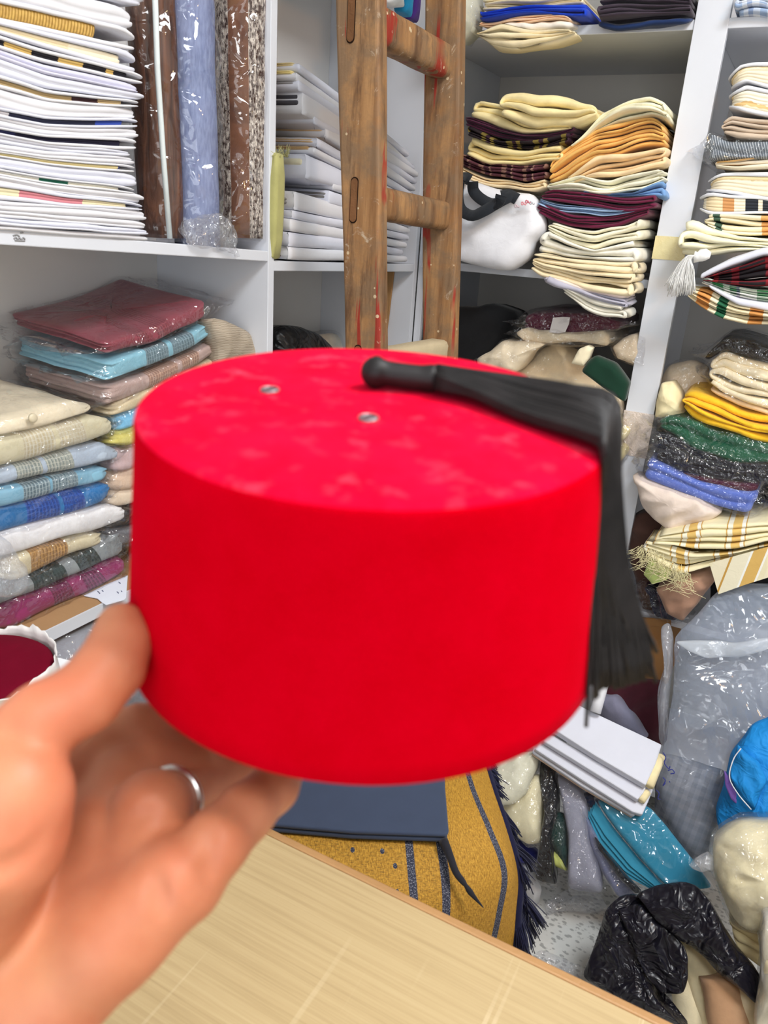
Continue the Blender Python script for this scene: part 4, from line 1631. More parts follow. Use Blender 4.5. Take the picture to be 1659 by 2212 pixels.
garment('plain white garment in clear plastic', 'g', [(-150, 655), (30, 612), (480, 472), (940, 352), (1105, 396)], [(-150, 880), (60, 802), (420, 692), (800, 592), (1090, 492), (1106, 425)], (232, 230, 230), fl=.03)
garment('cream garment with golden brown embroidery, shorter than its neighbours', 'g', [(60, 850), (350, 722), (700, 642), (890, 592), (908, 622)], [(60, 1030), (190, 1012), (400, 902), (600, 802), (880, 692), (908, 640)], (224, 212, 178), (206, 160, 96), [(.24, .60)], (140, 96, 50))
garment('grey melange garment with dark green bands', 'g', [(-150, 1152), (200, 1012), (500, 882), (830, 722), (940, 640), (1080, 592)], [(-150, 1272), (0, 1227), (350, 1102), (700, 942), (1080, 782), (1096, 650)], (150, 156, 158), (58, 72, 70), [(.33, .55), (.63, .77)], (34, 46, 46))
garment('magenta garment with plum embroidered bands at the bottom of the front stack', 'g', [(-150, 1292), (0, 1232), (360, 1112), (700, 952), (1085, 792)], [(-150, 1480), (0, 1422), (110, 1412), (600, 1182), (1080, 952), (1092, 830)], (150, 54, 104), (136, 60, 100), [(.47, .60), (.68, .80)], (84, 24, 56))
pillow('plastic_bag', 'crumpled clear plastic bag end hanging off the front garment stack', 'bag', Z('g', (-160, 610), (0, 600), (40, 680), (60, 790), (150, 830), (205, 930), (190, 1060), (100, 1120), (0, 1140), (-160, 1150)), ('X', -.905), .035, film(opac=.2, scale=40., milk=.22), rid=.008, back=.004)
tag(slab('paper_sheet', Z('g', (715, 1132), (900, 1040), (1090, 960), (1075, 1150), (1060, 1165), (905, 1210), (870, 1190), (830, 1155)), ('Z', .8285), .001, paper((228, 234, 246))), 'handwritten white paper sheet on the lower left shelf', 'paper')
for (x, y, w_) in ((850, 1105, 22), (880, 1092, 14), (1010, 1105, 16), (1025, 1022, 16), (1040, 1095, 10)):
    P = [PL(*Z('g', (x + w_ * math.cos(t) * (t / 4), y + w_ * .5 * math.sin(t * 1.3)))[0], ('Z', .8288)) for t in np.linspace(0, 4.5, 12)]
    V, Fc, _ = tube_geo(P, .0004, 4)
    mesh('handwriting', V, Fc, plain('pencil_ink', (70, 80, 120), .6, .2), bpy.data.objects['paper_sheet'])

G1 = 'folded embroidered garments in plastic, rear stack'
G1p = ('X', -.93)
kw1 = dict(pl=G1p, group=G1, nl=4, groove=.008, rc=.018)
garment('dusty burgundy embroidered garment on top of the rear stack', 'f', [(585, 486), (900, 394), (1130, 290), (1218, 236)], [(610, 557), (900, 472), (1130, 380), (1222, 332)], (148, 72, 84), (158, 84, 92), [(.30, .40), (.48, .62)], (112, 44, 58), depth=.215, lift=.10, fl=.05, **kw1)
tag(slab('price_tag', Z('f', (648, 262), (680, 256), (700, 282), (666, 292)), ('Z', 1.248), .0012, plain('white_tag', (236, 232, 230), .5, .3)), 'tiny white sticker on the burgundy garment', 'tag')
garment('light blue garment with grey embroidered bands under the burgundy one', 'f', [(606, 600), (850, 522), (1080, 442), (1238, 366)], [(602, 712), (900, 612), (1130, 510), (1254, 432)], (146, 200, 218), (150, 170, 178), [(.36, .56), (.60, .79)], (88, 110, 120), depth=.21, lift=.06, fl=.035, **kw1)
garment('dusty mauve garment with copper embroidered bands', 'f', [(612, 746), (870, 662), (1100, 562), (1272, 472)], [(622, 862), (830, 772), (1000, 692), (1274, 545)], (194, 168, 160), (206, 172, 150), [(.36, .60), (.64, .80)], (150, 112, 98), depth=.2, lift=.05, **kw1)
for (lb, t, bt, c) in (('beige garment below the dusty mauve one', [(640, 862), (770, 800), (1270, 560)], [(642, 912), (770, 882), (1270, 620)], (206, 190, 156)),
                       ('sky blue garment beside the red fez', [(655, 916), (760, 885), (1270, 630)], [(672, 1014), (760, 985), (1270, 720)], (126, 190, 226)),
                       ('yellow-green garment under the sky blue one', [(630, 1020), (760, 990), (1270, 730)], [(630, 1080), (760, 1085), (1270, 820)], (206, 196, 110)),
                       ('silvery pink garment in crinkled plastic in the rear stack', [(645, 1110), (760, 1095), (1270, 830)], [(655, 1238), (760, 1225), (1270, 930)], (204, 178, 178)),
                       ('peach garment in crinkled plastic in the rear stack', [(630, 1245), (760, 1230), (1270, 940)], [(630, 1340), (760, 1335), (1270, 1040)], (216, 190, 166)),
                       ('cream garment in crinkled plastic at mid-height of the rear stack', [(630, 1345), (760, 1340), (1270, 1050)], [(630, 1440), (760, 1430), (1270, 1140)], (226, 208, 184)),
                       ('black-brown garment near the bottom of the rear stack', [(600, 1500), (760, 1440), (1270, 1150)], [(600, 1570), (760, 1545), (1270, 1260)], (44, 34, 36)),
                       ('grey garment at the bottom of the rear stack', [(600, 1580), (760, 1550), (1270, 1265)], [(600, 1700), (760, 1650), (1270, 1370)], (120, 120, 124))):
    garment(lb, 'f', t, bt, c, depth=.2, pl=G1p, group=G1, nl=2)
pillow('folded_fabric', 'beige melange knit draped to the right of the garment stacks', 'fabric', Z('f', (1190, 335), (1300, 345), (1455, 425), (1525, 485), (1530, 640), (1480, 900), (1250, 900), (1240, 500)), ('X', -.925), .02, striped([(0, (164, 150, 132)), (.4, (188, 176, 158)), (.6, (140, 126, 108)), (.8, (180, 168, 150))], .006, 'y', name='melange', wob=.004), noise=.006, rid=.006, back=.03)

# clear bag under the lower left shelf
pillow('plastic_bag', 'clear plastic bag with grey cloth on the bottom under the lower left shelf', 'bag', [(40, 1420), (130, 1375), (215, 1335), (300, 1330), (330, 1420), (310, 1560), (180, 1600), (60, 1560)], ('X', -.9), .05, cloth((132, 130, 140)), film=film(opac=.2, milk=.25), back=.05)

# ------------------------------------------------------------------ paper-wrapped burgundy fez on the counter
fc = PL(-50, 1440, ('Z', .905))
fc = np.array([fc[0], fc[1], TZ])
fc[0] = max(fc[0], -.77)
NA = 48
pr = [(.0001, .103), (.05, .104), (.078, .103), (.083, .099), (.084, .09), (.091, .001), (.0001, .001)]
V = [fc + np.array([r * math.cos(2 * math.pi * j / NA), r * math.sin(2 * math.pi * j / NA), h]) for r, h in pr for j in range(NA)]
Fc = [(i * NA + j, i * NA + (j + 1) % NA, (i + 1) * NA + (j + 1) % NA, (i + 1) * NA + j) for i in range(len(pr) - 1) for j in range(NA)]
bf = fix_normals(mesh('fez', V, Fc, cloth((108, 10, 34), var=.06, sheen=.0, spec=.05), loc=fc))
tag(bf, 'burgundy felt fez wrapped in white paper standing on the counter', 'hat')
rs = np.random.RandomState(9)
V, Fc = [], []
for i, (r0, h) in enumerate(((.0925, .001), (.0905, .05), (.0885, .09), (.0865, .106), (.0872, .112))):
    for j in range(NA * 2):
        th = math.pi * j / NA
        r = r0 + .0012 * math.sin(th * 9 + i) + .0008 * math.sin(th * 23)
        z = h + (rs.uniform(-.004, .003) + .004 * math.sin(th * 5) if i == 4 else 0)
        V.append(fc + np.array([r * math.cos(th), r * math.sin(th), z]))
M2 = NA * 2
Fc = [(i * M2 + j, i * M2 + (j + 1) % M2, (i + 1) * M2 + (j + 1) % M2, (i + 1) * M2 + j) for i in range(4) for j in range(M2)]
solid(mesh('paper_wrap', V, Fc, paper((232, 228, 226)), bf), .0012)
fl = [PL(x, y, ('Z', TZ + zz)) for (x, y, zz) in ((100, 1415, .075), (172, 1432, .06), (112, 1480, .045), (60, 1520, .03))]
solid(mesh('paper_flap', fl, [(0, 1, 2, 3)], paper((228, 232, 238)), bf, smooth=False), .0015)

# ------------------------------------------------------------------ back shelving: piles of cloth
CREAM, IVORY, PALE = (236, 216, 166), (238, 232, 206), (240, 236, 222)
G_L, G_R, G_S, G_T = 'folded cloth behind the ladder', 'folded cloth piled against the post', 'folded cloth right of the post', 'packed cloth on the lower shelf right of the post'


def B(label, f, top, bot, mat, nl=3, y=1.735, depth=.24, group=None, name='folded_fabric', cat='fabric', **kw):
    kw.setdefault('rc', .02)
    kw.setdefault('groove', .007)
    if nl >= 2 and 'fold' not in kw and kw.get('film') is not FILMS:
        kw['fold'] = nl + (1 if nl < 4 else 0)
        kw.setdefault('noise', .004)
    return bundle(name, label, cat, Z(f, *top), Z(f, *bot), ('Y', y), depth, mat if not isinstance(mat, tuple) else cloth(mat), nl=nl, group=group, **kw)


# left pile (behind the ladder), bottom to top
tote = pillow('tote_bag', 'white cloth tote bag with black handles under the cloth pile behind the ladder', 'bag', Z('c', (200, 1050), (330, 1080), (480, 1130), (640, 1150), (715, 1155), (750, 1230), (775, 1330), (768, 1395), (705, 1445), (690, 1540), (590, 1620), (480, 1612), (330, 1580), (200, 1540)), ('Y', 1.745), .035, cloth((222, 222, 226), var=.04), noise=.005, nfreq=6., rid=.013, back=.03, p=6., aniso=(.4, .5))
BLKC = cloth((34, 38, 44))
for pts in ([(262, 1068), (250, 1120), (248, 1190), (268, 1255), (330, 1288), (400, 1262), (480, 1215), (560, 1175), (600, 1190)], [(335, 1085), (340, 1140), (380, 1185), (440, 1215), (490, 1205), (505, 1168)], [(262, 1066), (290, 1062), (318, 1075)], [(505, 1170), (550, 1165), (600, 1190)]):
    P = spline([PL(*Z('c', p)[0], ('Y', 1.685 + .012 * math.sin(i))) for i, p in enumerate(pts)], 26)
    V, Fc, _ = ribbon_geo(P, .024, (0.25, -.9, .35))
    mesh('handle', V, Fc, BLKC, tote)
for (x, y, c) in ((640, 1215, (226, 150, 160)), (665, 1205, (206, 110, 125)), (690, 1212, (190, 190, 196)), (600, 1230, (200, 180, 186))):
    V, Fc, _ = tube_geo([PL(*Z('c', (x + 14 * math.cos(t), y + 9 * math.sin(2 * t)))[0], ('Y', 1.700)) for t in np.linspace(0, 5, 14)], .0012, 4)
    mesh('printed_motif', V, Fc, cloth(c), tote)
PLUM = striped([(0, (84, 44, 52)), (.3, (140, 104, 92)), (.5, (70, 38, 48)), (.72, (158, 122, 108)), (.8, (92, 50, 60))], .05, wob=.012, name='plum_pattern')
BG = striped([(0, (40, 30, 34)), (.3, (120, 104, 50)), (.5, (52, 30, 44)), (.65, (134, 116, 58)), (.8, (36, 28, 32))], .06, wob=.01, name='black_gold')
B('beige cloth with small edge print under the plum patterned one', 'c', [(225, 985), (420, 1045), (640, 1090), (775, 1065)], [(230, 1045), (480, 1120), (700, 1148), (772, 1128)], (232, 210, 170), 2, group=G_L)
B('plum and tan patterned woven cloth', 'c', [(230, 905), (400, 962), (600, 985), (780, 965)], [(232, 972), (420, 1042), (640, 1088), (782, 1062)], PLUM, 3, group=G_L)
B('cream folded cloth between the plum and the black-gold cloths', 'c', [(290, 840), (335, 820), (480, 865), (680, 900), (880, 868)], [(290, 930), (440, 972), (620, 985), (865, 950)], (240, 220, 160), 2, group=G_L, groove=.012)
B('black and gold checked cloth', 'c', [(300, 750), (480, 828), (640, 842), (930, 800)], [(308, 815), (480, 862), (680, 897), (905, 858)], BG, 2, group=G_L)
B('dark aubergine cloth folded flat', 'c', [(268, 690), (320, 690), (480, 757), (640, 792), (800, 782), (950, 760)], [(290, 742), (480, 820), (620, 838), (800, 836), (932, 800)], (74, 26, 52), 3, group=G_L)
B('cream folded cloth lying on the aubergine cloth', 'c', [(320, 615), (365, 586), (470, 625), (600, 700), (930, 755)], [(320, 690), (480, 762), (640, 792), (930, 768)], (242, 224, 168), 2, group=G_L, groove=.012)
B('topmost cream cloth of the pile behind the ladder, with loose loop', 'c', [(498, 590), (530, 550), (620, 548), (720, 580), (900, 582), (1040, 610), (1080, 650)], [(500, 680), (600, 712), (700, 757), (960, 742), (1078, 690)], (244, 226, 170), 2, y=1.715, group=G_L, groove=.016, noise=.005)
# right pile, bottom to top
B('off-white cloth sagging lowest in the pile by the post', 'c', [(865, 1700), (1050, 1780), (1245, 1835)], [(870, 1742), (1000, 1842), (1130, 1892), (1240, 1912)], (214, 210, 196), 2, y=1.67, depth=.105, group=G_R)
B('grey-lavender thin cloth under the cream layers', 'c', [(745, 1655), (1000, 1738), (1262, 1788)], [(860, 1720), (1050, 1782), (1240, 1838)], (170, 168, 182), 2, y=1.665, depth=.11, group=G_R)
B('pale pink thin cloth edge under the beige layers', 'c', [(700, 1620), (1000, 1715), (1275, 1765)], [(745, 1655), (1000, 1742), (1262, 1790)], (226, 208, 198), 1, y=1.664, depth=.11, group=G_R)
B('beige cloth folded in many layers', 'c', [(690, 1510), (850, 1545), (1100, 1565), (1312, 1572)], [(668, 1605), (740, 1655), (1000, 1725), (1275, 1770)], (228, 212, 176), 6, y=1.665, depth=.11, group=G_R, groove=.009)
B('thick ivory cloth with smooth front', 'c', [(780, 1382), (900, 1442), (1070, 1492), (1312, 1432)], [(700, 1500), (850, 1540), (1100, 1560), (1312, 1572)], PALE, 2, y=1.70, group=G_R, groove=.012)
B('ivory cloth with drooping front fold below the burgundy cloth', 'c', [(772, 1322), (900, 1347), (1060, 1377), (1250, 1342), (1335, 1300)], [(775, 1372), (900, 1442), (1070, 1492), (1335, 1425)], (240, 234, 208), 3, y=1.71, group=G_R, groove=.014, noise=.005)
BURG = (106, 28, 60)
B('burgundy cloth, lower of the two burgundy cloths', 'c', [(712, 1222), (920, 1272), (1100, 1290), (1385, 1242)], [(722, 1272), (800, 1320), (1050, 1370), (1200, 1352), (1380, 1280)], BURG, 4, y=1.72, group=G_R)
B('light blue cloth between the two burgundy cloths', 'c', [(720, 1172), (1000, 1232), (1330, 1247)], [(724, 1212), (920, 1267), (1100, 1287), (1330, 1260)], (150, 176, 206), 3, y=1.725, group=G_R)
B('burgundy cloth, upper of the two burgundy cloths', 'c', [(725, 1165), (820, 1132), (1100, 1160), (1430, 1165)], [(740, 1190), (1000, 1235), (1300, 1247), (1430, 1240)], BURG, 4, y=1.722, group=G_R)
B('sky blue cloth poking out beside the post', 'c', [(980, 1130), (1300, 1150), (1420, 1092), (1478, 1082)], [(980, 1158), (1300, 1170), (1440, 1180), (1478, 1195)], (118, 158, 206), 2, y=1.73, group=G_R)
B('ivory wavy cloth under the peach cloth', 'c', [(772, 1112), (980, 1052), (1150, 1078), (1350, 1015), (1480, 1000)], [(775, 1142), (1000, 1140), (1200, 1158), (1350, 1130), (1480, 1065)], (242, 238, 214), 3, y=1.725, group=G_R, groove=.012, noise=.006)
B('peach cloth loosely folded', 'c', [(900, 1062), (1080, 935), (1300, 902), (1490, 885)], [(880, 1090), (1150, 1052), (1350, 1012), (1485, 995)], (246, 216, 170), 4, y=1.73, group=G_R, groove=.012, noise=.008)
B('amber yellow cloth folded in steep slanting layers', 'c', [(785, 990), (870, 900), (1060, 765), (1300, 700), (1400, 690), (1470, 760)], [(785, 1090), (900, 1062), (1080, 935), (1300, 890), (1480, 878)], (222, 174, 98), 7, y=1.73, group=G_R, groove=.012, noise=.005)
B('pale cream cloth draped on top of the pile by the post', 'c', [(925, 850), (1100, 665), (1290, 590), (1400, 563), (1470, 600), (1495, 655)], [(900, 885), (1060, 765), (1200, 725), (1400, 690), (1495, 745)], (240, 234, 202), 3, y=1.725, group=G_R, groove=.016, noise=.008)
# top shelf
G_A = 'folded cloth on the top shelf of the back shelving'
B('cream cloth hanging over the front of the top shelf', 'c', [(360, 205), (500, 135), (940, 178)], [(356, 218), (430, 268), (560, 275), (800, 237), (940, 192)], (232, 216, 178), 2, y=1.70, depth=.07, group=G_A, groove=.012)
B('thin white cloth on the top shelf under the peach one', 'c', [(390, 148), (600, 126), (930, 125)], [(395, 182), (560, 172), (930, 170)], (240, 232, 220), 1, y=1.72, group=G_A, lift=.15)
B('peach cloth on the top shelf', 'c', [(360, 120), (700, 88), (900, 85)], [(360, 150), (560, 150), (920, 126)], (234, 196, 160), 2, y=1.725, group=G_A, lift=.12)
B('royal blue cloth on the top shelf', 'c', [(370, 72), (540, 45), (800, 25), (1000, 15)], [(370, 122), (560, 97), (800, 87), (1010, 92)], (24, 66, 196), 2, y=1.725, group=G_A, groove=.012)
B('cream cloth lying on the royal blue one', 'c', [(380, -20), (600, -30), (985, -30)], [(380, 48), (600, 50), (985, 20)], (238, 224, 190), 3, y=1.73, group=G_A)
B('navy blue cloth on the top shelf', 'c', [(1060, 118), (1200, 140), (1640, 105)], [(1060, 160), (1200, 176), (1640, 138)], (26, 48, 92), 1, y=1.74, group=G_A, lift=.2)
B('black cloth on the navy blue one', 'c', [(1085, 92), (1300, 90), (1640, 76)], [(1070, 120), (1200, 140), (1640, 108)], (30, 26, 34), 1, y=1.75, group=G_A, lift=.2)
B('charcoal purple felt on the top shelf', 'c', [(1085, 32), (1200, 20), (1640, 26)], [(1085, 102), (1300, 97), (1640, 80)], (66, 56, 68), 2, y=1.735, group=G_A, groove=.014)
B('charcoal purple felt, uppermost on the top shelf', 'c', [(1085, -60), (1640, -60)], [(1085, 18), (1640, 18)], (54, 44, 56), 3, y=1.74, group=G_A)
pillow('plastic_bag', 'clear plastic bag with whitish cloth beside the ladder on the top shelf', 'bag', Z('c', (215, -60), (350, -50), (365, 60), (335, 170), (280, 245), (215, 240)), ('Y', 1.73), .05, cloth((214, 214, 196)), film=FILMS, noise=.008, back=.04)

# ------------------------------------------------------------------ right of the post, upper shelf
PL1 = striped([(0, (150, 172, 204)), (.3, (224, 228, 232)), (.5, (120, 140, 180)), (.7, (214, 220, 228))], .04, cross=[(0, (230, 232, 236)), (.5, (150, 170, 200))], cperiod=.03, name='blue_white_check')
B('light blue and white checked cloth on the top shelf right of the post', 'd', [(870, -60), (1400, -80)], [(890, 110), (1000, 100), (1400, 80)], PL1, 3, y=1.75, group=G_S, rc=.03, noise=.006)
SP = ('Y', 1.735)
CR1 = striped([(0, (244, 232, 200)), (.3, (224, 188, 130)), (.4, (244, 236, 212)), (.75, (238, 214, 160))], .09, 'y', name='cream_weave', wob=.02)
CR2 = striped([(0, (240, 228, 200)), (.5, (228, 206, 160)), (.7, (244, 236, 216))], .07, 'y', name='cream_weave_soft', wob=.02)
kwp = dict(rc=.03, fcut=1., ft=(.16, .84), paper_t=.16, finset=-.002, noise=.003, fnl=4, group=G_S, pm=paper((224, 226, 232)), fl=.02)
parcel('white paper wrap around cream cloth, topmost of the stack right of the post', Z('d', (818, 515), (915, 437), (1000, 420), (1400, 415)), Z('d', (840, 585), (960, 545), (1100, 588), (1400, 600)), SP, .24, CR2, **kwp)
parcel('white paper wrap around crumpled beige cloth, second in the stack right of the post', Z('d', (828, 625), (960, 562), (1100, 592), (1400, 604)), Z('d', (828, 702), (950, 742), (1100, 772), (1400, 782)), SP, .24, CR1, **kwp)
B('taupe cloth folded with open loop', 'd', [(787, 835), (850, 775), (950, 782), (1400, 790)], [(795, 892), (900, 927), (1400, 937)], (190, 172, 152), 3, group=G_S, groove=.014)
KNIT = striped([(0, (96, 106, 116)), (.4, (190, 196, 200)), (.7, (110, 118, 126))], .0045, name='grey_knit', wob=.003)
B('grey rib-knit cloth wrapped in clear plastic', 'd', [(690, 960), (715, 885), (830, 932), (1400, 942)], [(680, 1072), (800, 1052), (1400, 1042)], KNIT, 2, group=G_S, film=FILMS)
B('cream cloth with orange stripe under the grey knit', 'd', [(748, 1060), (900, 1052), (1100, 1028), (1400, 1020)], [(745, 1095), (900, 1127), (1400, 1132)], striped([(0, (238, 228, 206)), (.3, (214, 166, 100)), (.45, (236, 224, 196))], .035, 'y', name='orange_stripe'), 2, group=G_S)
parcel('grey-white paper wrap around cream towelling', Z('d', (690, 1190), (780, 1145), (900, 1138), (1400, 1135)), Z('d', (675, 1255), (900, 1287), (1100, 1337), (1400, 1350)), SP, .24, CR2, **kwp)
PLD = striped([(0, (232, 214, 176)), (.25, (206, 150, 96)), (.4, (240, 230, 206)), (.55, (44, 48, 56)), (.72, (236, 226, 204)), (.78, (50, 54, 60)), (.86, (240, 232, 210))], .13, name='plaid_black_orange')
parcel('white paper wrap around black and orange plaid cloth', Z('d', (632, 1300), (720, 1267), (900, 1292), (1400, 1350)), Z('d', (632, 1378), (720, 1420), (1000, 1422), (1400, 1418)), SP, .24, PLD, **kwp)
B('cream cloth with orange and green stripes', 'd', [(665, 1465), (720, 1427), (1000, 1427), (1400, 1424)], [(685, 1505), (800, 1562), (1000, 1572), (1400, 1572)], striped([(0, (240, 230, 200)), (.35, (226, 170, 104)), (.5, (240, 232, 206)), (.8, (70, 96, 80)), (.88, (238, 226, 196))], .15, name='orange_green_stripe'), 3, group=G_S)
B('ivory cloth with sagging left corner under the striped cloth', 'd', [(503, 1500), (590, 1457), (700, 1512), (900, 1577), (1400, 1592)], [(515, 1692), (700, 1692), (850, 1672), (1400, 1655)], (240, 234, 202), 4, y=1.70, group=G_S, groove=.014, noise=.005)
# open board wrap with plaids
RED = striped([(0, (28, 22, 26)), (.35, (150, 30, 40)), (.45, (36, 24, 28)), (.7, (120, 24, 36)), (.85, (24, 20, 24))], .09, cross=[(0, (30, 24, 28)), (.6, (140, 30, 40)), (.8, (30, 24, 26))], cperiod=.03, name='red_black_plaid')
GRN = striped([(0, (236, 234, 226)), (.3, (40, 130, 70)), (.55, (230, 232, 224)), (.7, (60, 110, 80)), (.85, (90, 60, 130)), (.92, (236, 234, 226))], .08, cross=[(0, (238, 236, 230)), (.6, (60, 130, 80))], cperiod=.02, name='green_white_plaid')
OGR = striped([(0, (236, 222, 186)), (.2, (214, 150, 84)), (.45, (240, 228, 196)), (.6, (40, 100, 70)), (.78, (236, 224, 190))], .10, name='orange_green_cloth')
kb = dict(y=1.675, depth=.10, group=G_S)
bw = parcel('white board wrap held open by red and green plaid cloth', Z('d', (640, 1822), (860, 1722), (1080, 1650), (1400, 1655)), Z('d', (705, 1908), (900, 2022), (1100, 2072), (1400, 2092)), ('Y', 1.67), .10, None, nl=1, group=G_S)
bpy.data.objects.remove(bw, do_unlink=True)
g1 = bundle_geo(Z('d', (640, 1822), (860, 1722), (1080, 1650), (1400, 1655)), Z('d', (640, 1850), (860, 1762), (1080, 1690), (1400, 1696)), ('Y', 1.67), .10, 1, groove=.002, noise=.001, rc=.006, seed=nseed())
g2 = bundle_geo(Z('d', (700, 1885), (900, 1985), (1100, 2010), (1400, 2020)), Z('d', (705, 1906), (900, 2022), (1100, 2060), (1400, 2080)), ('Y', 1.67), .10, 1, groove=.002, noise=.001, rc=.006, seed=nseed())
V, Fc, UV = join_geo([g1])
bw = tag(mesh('board_wrap', V, Fc, PAPERB, uv=UV, loc=base_of(V)), 'white board wrap held open over red plaid cloth right of the post', 'parcel', G_S)
mesh('lower_flap', g2[0], g2[1], PAPERB, bw, uv=g2[2])
B('red and black plaid cloth inside the white board wrap', 'd', [(655, 1842), (800, 1795), (1080, 1700), (1400, 1705)], [(655, 1850), (850, 1890), (1100, 1900), (1400, 1930)], RED, 3, **kb)
B('green and white plaid cloth inside the white board wrap', 'd', [(640, 1835), (850, 1892), (1000, 1912), (1400, 1932)], [(650, 1885), (850, 1962), (1000, 1990), (1400, 2010)], GRN, 3, **kb)
B('orange and green striped cloth sagging below the board wrap', 'd', [(570, 1900), (700, 1922), (900, 2022), (1103, 2075), (1400, 2090)], [(560, 1952), (650, 2032), (800, 2122), (950, 2172), (1100, 2167), (1400, 2155)], OGR, 5, groove=.012, noise=.006, **kb)
# white silk tassel
WSILK = cloth((238, 238, 234), sheen=.5)
V, Fc, _ = tube_geo([PL(*Z('d', p)[0], ('Y', 1.655)) for p in ((720, 1695), (690, 1690), (660, 1695), (640, 1705), (615, 1705))], [.006, .011, .0115, .009, .011], 12)
ts = tag(mesh('tassel', V, Fc, WSILK, loc=base_of(V)), 'white silk tassel hanging in front of the broad shelf post', 'tassel')
rs = np.random.RandomState(12)
gs = []
for k in range(260):
    a = rs.uniform(0, 1)
    b_ = rs.uniform(0, 1)
    e = (430 + 190 * a + rs.normal(0, 8), 1890 + 85 * rs.uniform(0, 1) - 30 * abs(a - .3))
    P = [PL(*Z('d', p)[0], ('Y', 1.652 + .014 * (b_ - .5))) for p in ((625, 1690 + 30 * b_), (560 + 30 * a + 10 * b_, 1700 + 25 * a), (485 + 130 * a, 1790 + 5 * a), e)]
    gs.append(tube_geo(spline(P, 12), .0006, 3))
V, Fc, U = join_geo(gs)
mesh('strands', V, Fc, WSILK, ts)['kind'] = 'stuff'

# ------------------------------------------------------------------ right of the post, lower shelf
pillow('plastic_bag', 'cream cloth in a clear plastic bag leaning behind the post', 'bag', Z('e', (700, 640), (735, 500), (780, 430), (930, 405), (1030, 450), (1060, 560), (1080, 900), (700, 900)), ('Y', 1.86), .04, cloth((222, 202, 172)), film=FILMW, noise=.006, back=.06)
pillow('folded_fabric', 'ivory cloth twisted into a loose roll beside the post', 'fabric', Z('e', (680, 790), (690, 680), (720, 560), (800, 545), (850, 620), (890, 760), (860, 800)), ('Y', 1.77), .03, cloth((234, 220, 176)), noise=.004, rid=.008, back=.05, aniso=(1.2, .4))
B('black shiny pack on top of the cream cloth pile', 'e', [(1010, 368), (1150, 262), (1250, 255), (1450, 322), (1800, 390)], [(1012, 400), (1140, 325), (1300, 372), (1450, 432), (1800, 510)], (34, 30, 32), 2, group=G_T, film=FILMS, y=1.76)
B('cream cloth pile of many layers in clear plastic', 'e', [(1060, 430), (1150, 350), (1300, 405), (1450, 445), (1800, 510)], [(1040, 545), (1150, 632), (1300, 702), (1450, 742), (1800, 810)], (234, 220, 188), 5, group=G_T, film=FILM, groove=.012)
B('thin beige cloth between the cream pile and the yellow towel', 'e', [(1035, 592), (1200, 660), (1450, 750), (1800, 830)], [(1035, 622), (1250, 722), (1450, 785), (1800, 860)], (226, 196, 156), 1, group=G_T)
B('bright yellow towel folded thick', 'e', [(850, 655), (920, 612), (1080, 662), (1250, 742), (1450, 785), (1800, 860)], [(865, 700), (950, 802), (1200, 912), (1450, 972), (1800, 1050)], cloth((226, 178, 40), bscale=260., bstr=.7, var=.15), 3, group=G_T, y=1.715, groove=.018, noise=.006, rc=.035)
B('dark green cloth in crinkled clear plastic', 'e', [(685, 815), (750, 782), (900, 795), (1100, 885), (1450, 985), (1800, 1075)], [(680, 872), (800, 922), (950, 1022), (1200, 1105), (1450, 1110), (1800, 1160)], (30, 92, 66), 2, group=G_T, film=FILMS, y=1.72, noise=.006)
B('black cloth in shiny plastic, upper of two', 'e', [(660, 892), (800, 942), (950, 1032), (1200, 1110), (1450, 1122), (1800, 1165)], [(652, 992), (850, 1022), (1000, 1092), (1200, 1152), (1450, 1182), (1800, 1215)], (26, 28, 40), 2, group=G_T, film=FILMS, y=1.715)
B('black cloth in shiny plastic, lower of two', 'e', [(650, 1002), (850, 1032), (1100, 1132), (1450, 1187), (1800, 1225)], [(640, 1082), (850, 1152), (1100, 1222), (1350, 1252), (1450, 1242), (1800, 1270)], (30, 30, 40), 2, group=G_T, film=FILMS, y=1.71)
B('maroon cloth in shiny plastic', 'e', [(830, 1160), (1100, 1230), (1410, 1262)], [(830, 1192), (1100, 1272), (1300, 1312), (1410, 1312)], (86, 30, 52), 1, group=G_T, film=FILMS, y=1.71)
B('cornflower blue cloth in crinkled clear plastic', 'e', [(620, 1080), (820, 1172), (1000, 1252), (1400, 1322)], [(570, 1195), (800, 1292), (1080, 1402), (1350, 1468)], (98, 122, 206), 2, group=G_T, film=FILMS, y=1.70, depth=.2)
pillow('folded_fabric', 'off-white cloth drooping below the blue pack', 'fabric', Z('e', (525, 1185), (700, 1240), (1000, 1340), (1150, 1440), (1050, 1500), (900, 1535), (800, 1575), (720, 1510), (600, 1400)), ('Y', 1.72), .03, cloth((214, 198, 186)), noise=.006, rid=.014, back=.05, aniso=(.8, .35))
pillow('folded_fabric', 'chocolate brown cloth stuffed below the off-white cloth', 'fabric', Z('e', (500, 1480), (620, 1430), (780, 1530), (900, 1540), (920, 1800), (900, 2140), (600, 2120), (520, 1800)), ('Y', 1.80), .03, cloth((84, 58, 50)), noise=.008, back=.06)
pillow('folded_fabric', 'added black filler for the shaded gap behind the blue pack', 'fabric', Z('e', (1050, 1430), (1330, 1440), (1400, 1280), (1480, 1200), (1800, 1220), (1800, 2200), (1050, 2150)), ('Y', 1.84), .03, cloth((22, 22, 28)), noise=.005, back=.06)  # black shape added to stand in for shade in the gap
STR = striped([(0, (240, 230, 190)), (.28, (206, 166, 92)), (.31, (242, 238, 216)), (.42, (226, 190, 112)), (.62, (244, 240, 226)), (.70, (208, 168, 96)), (.73, (240, 230, 192))], .085, name='yellow_white_stripe')
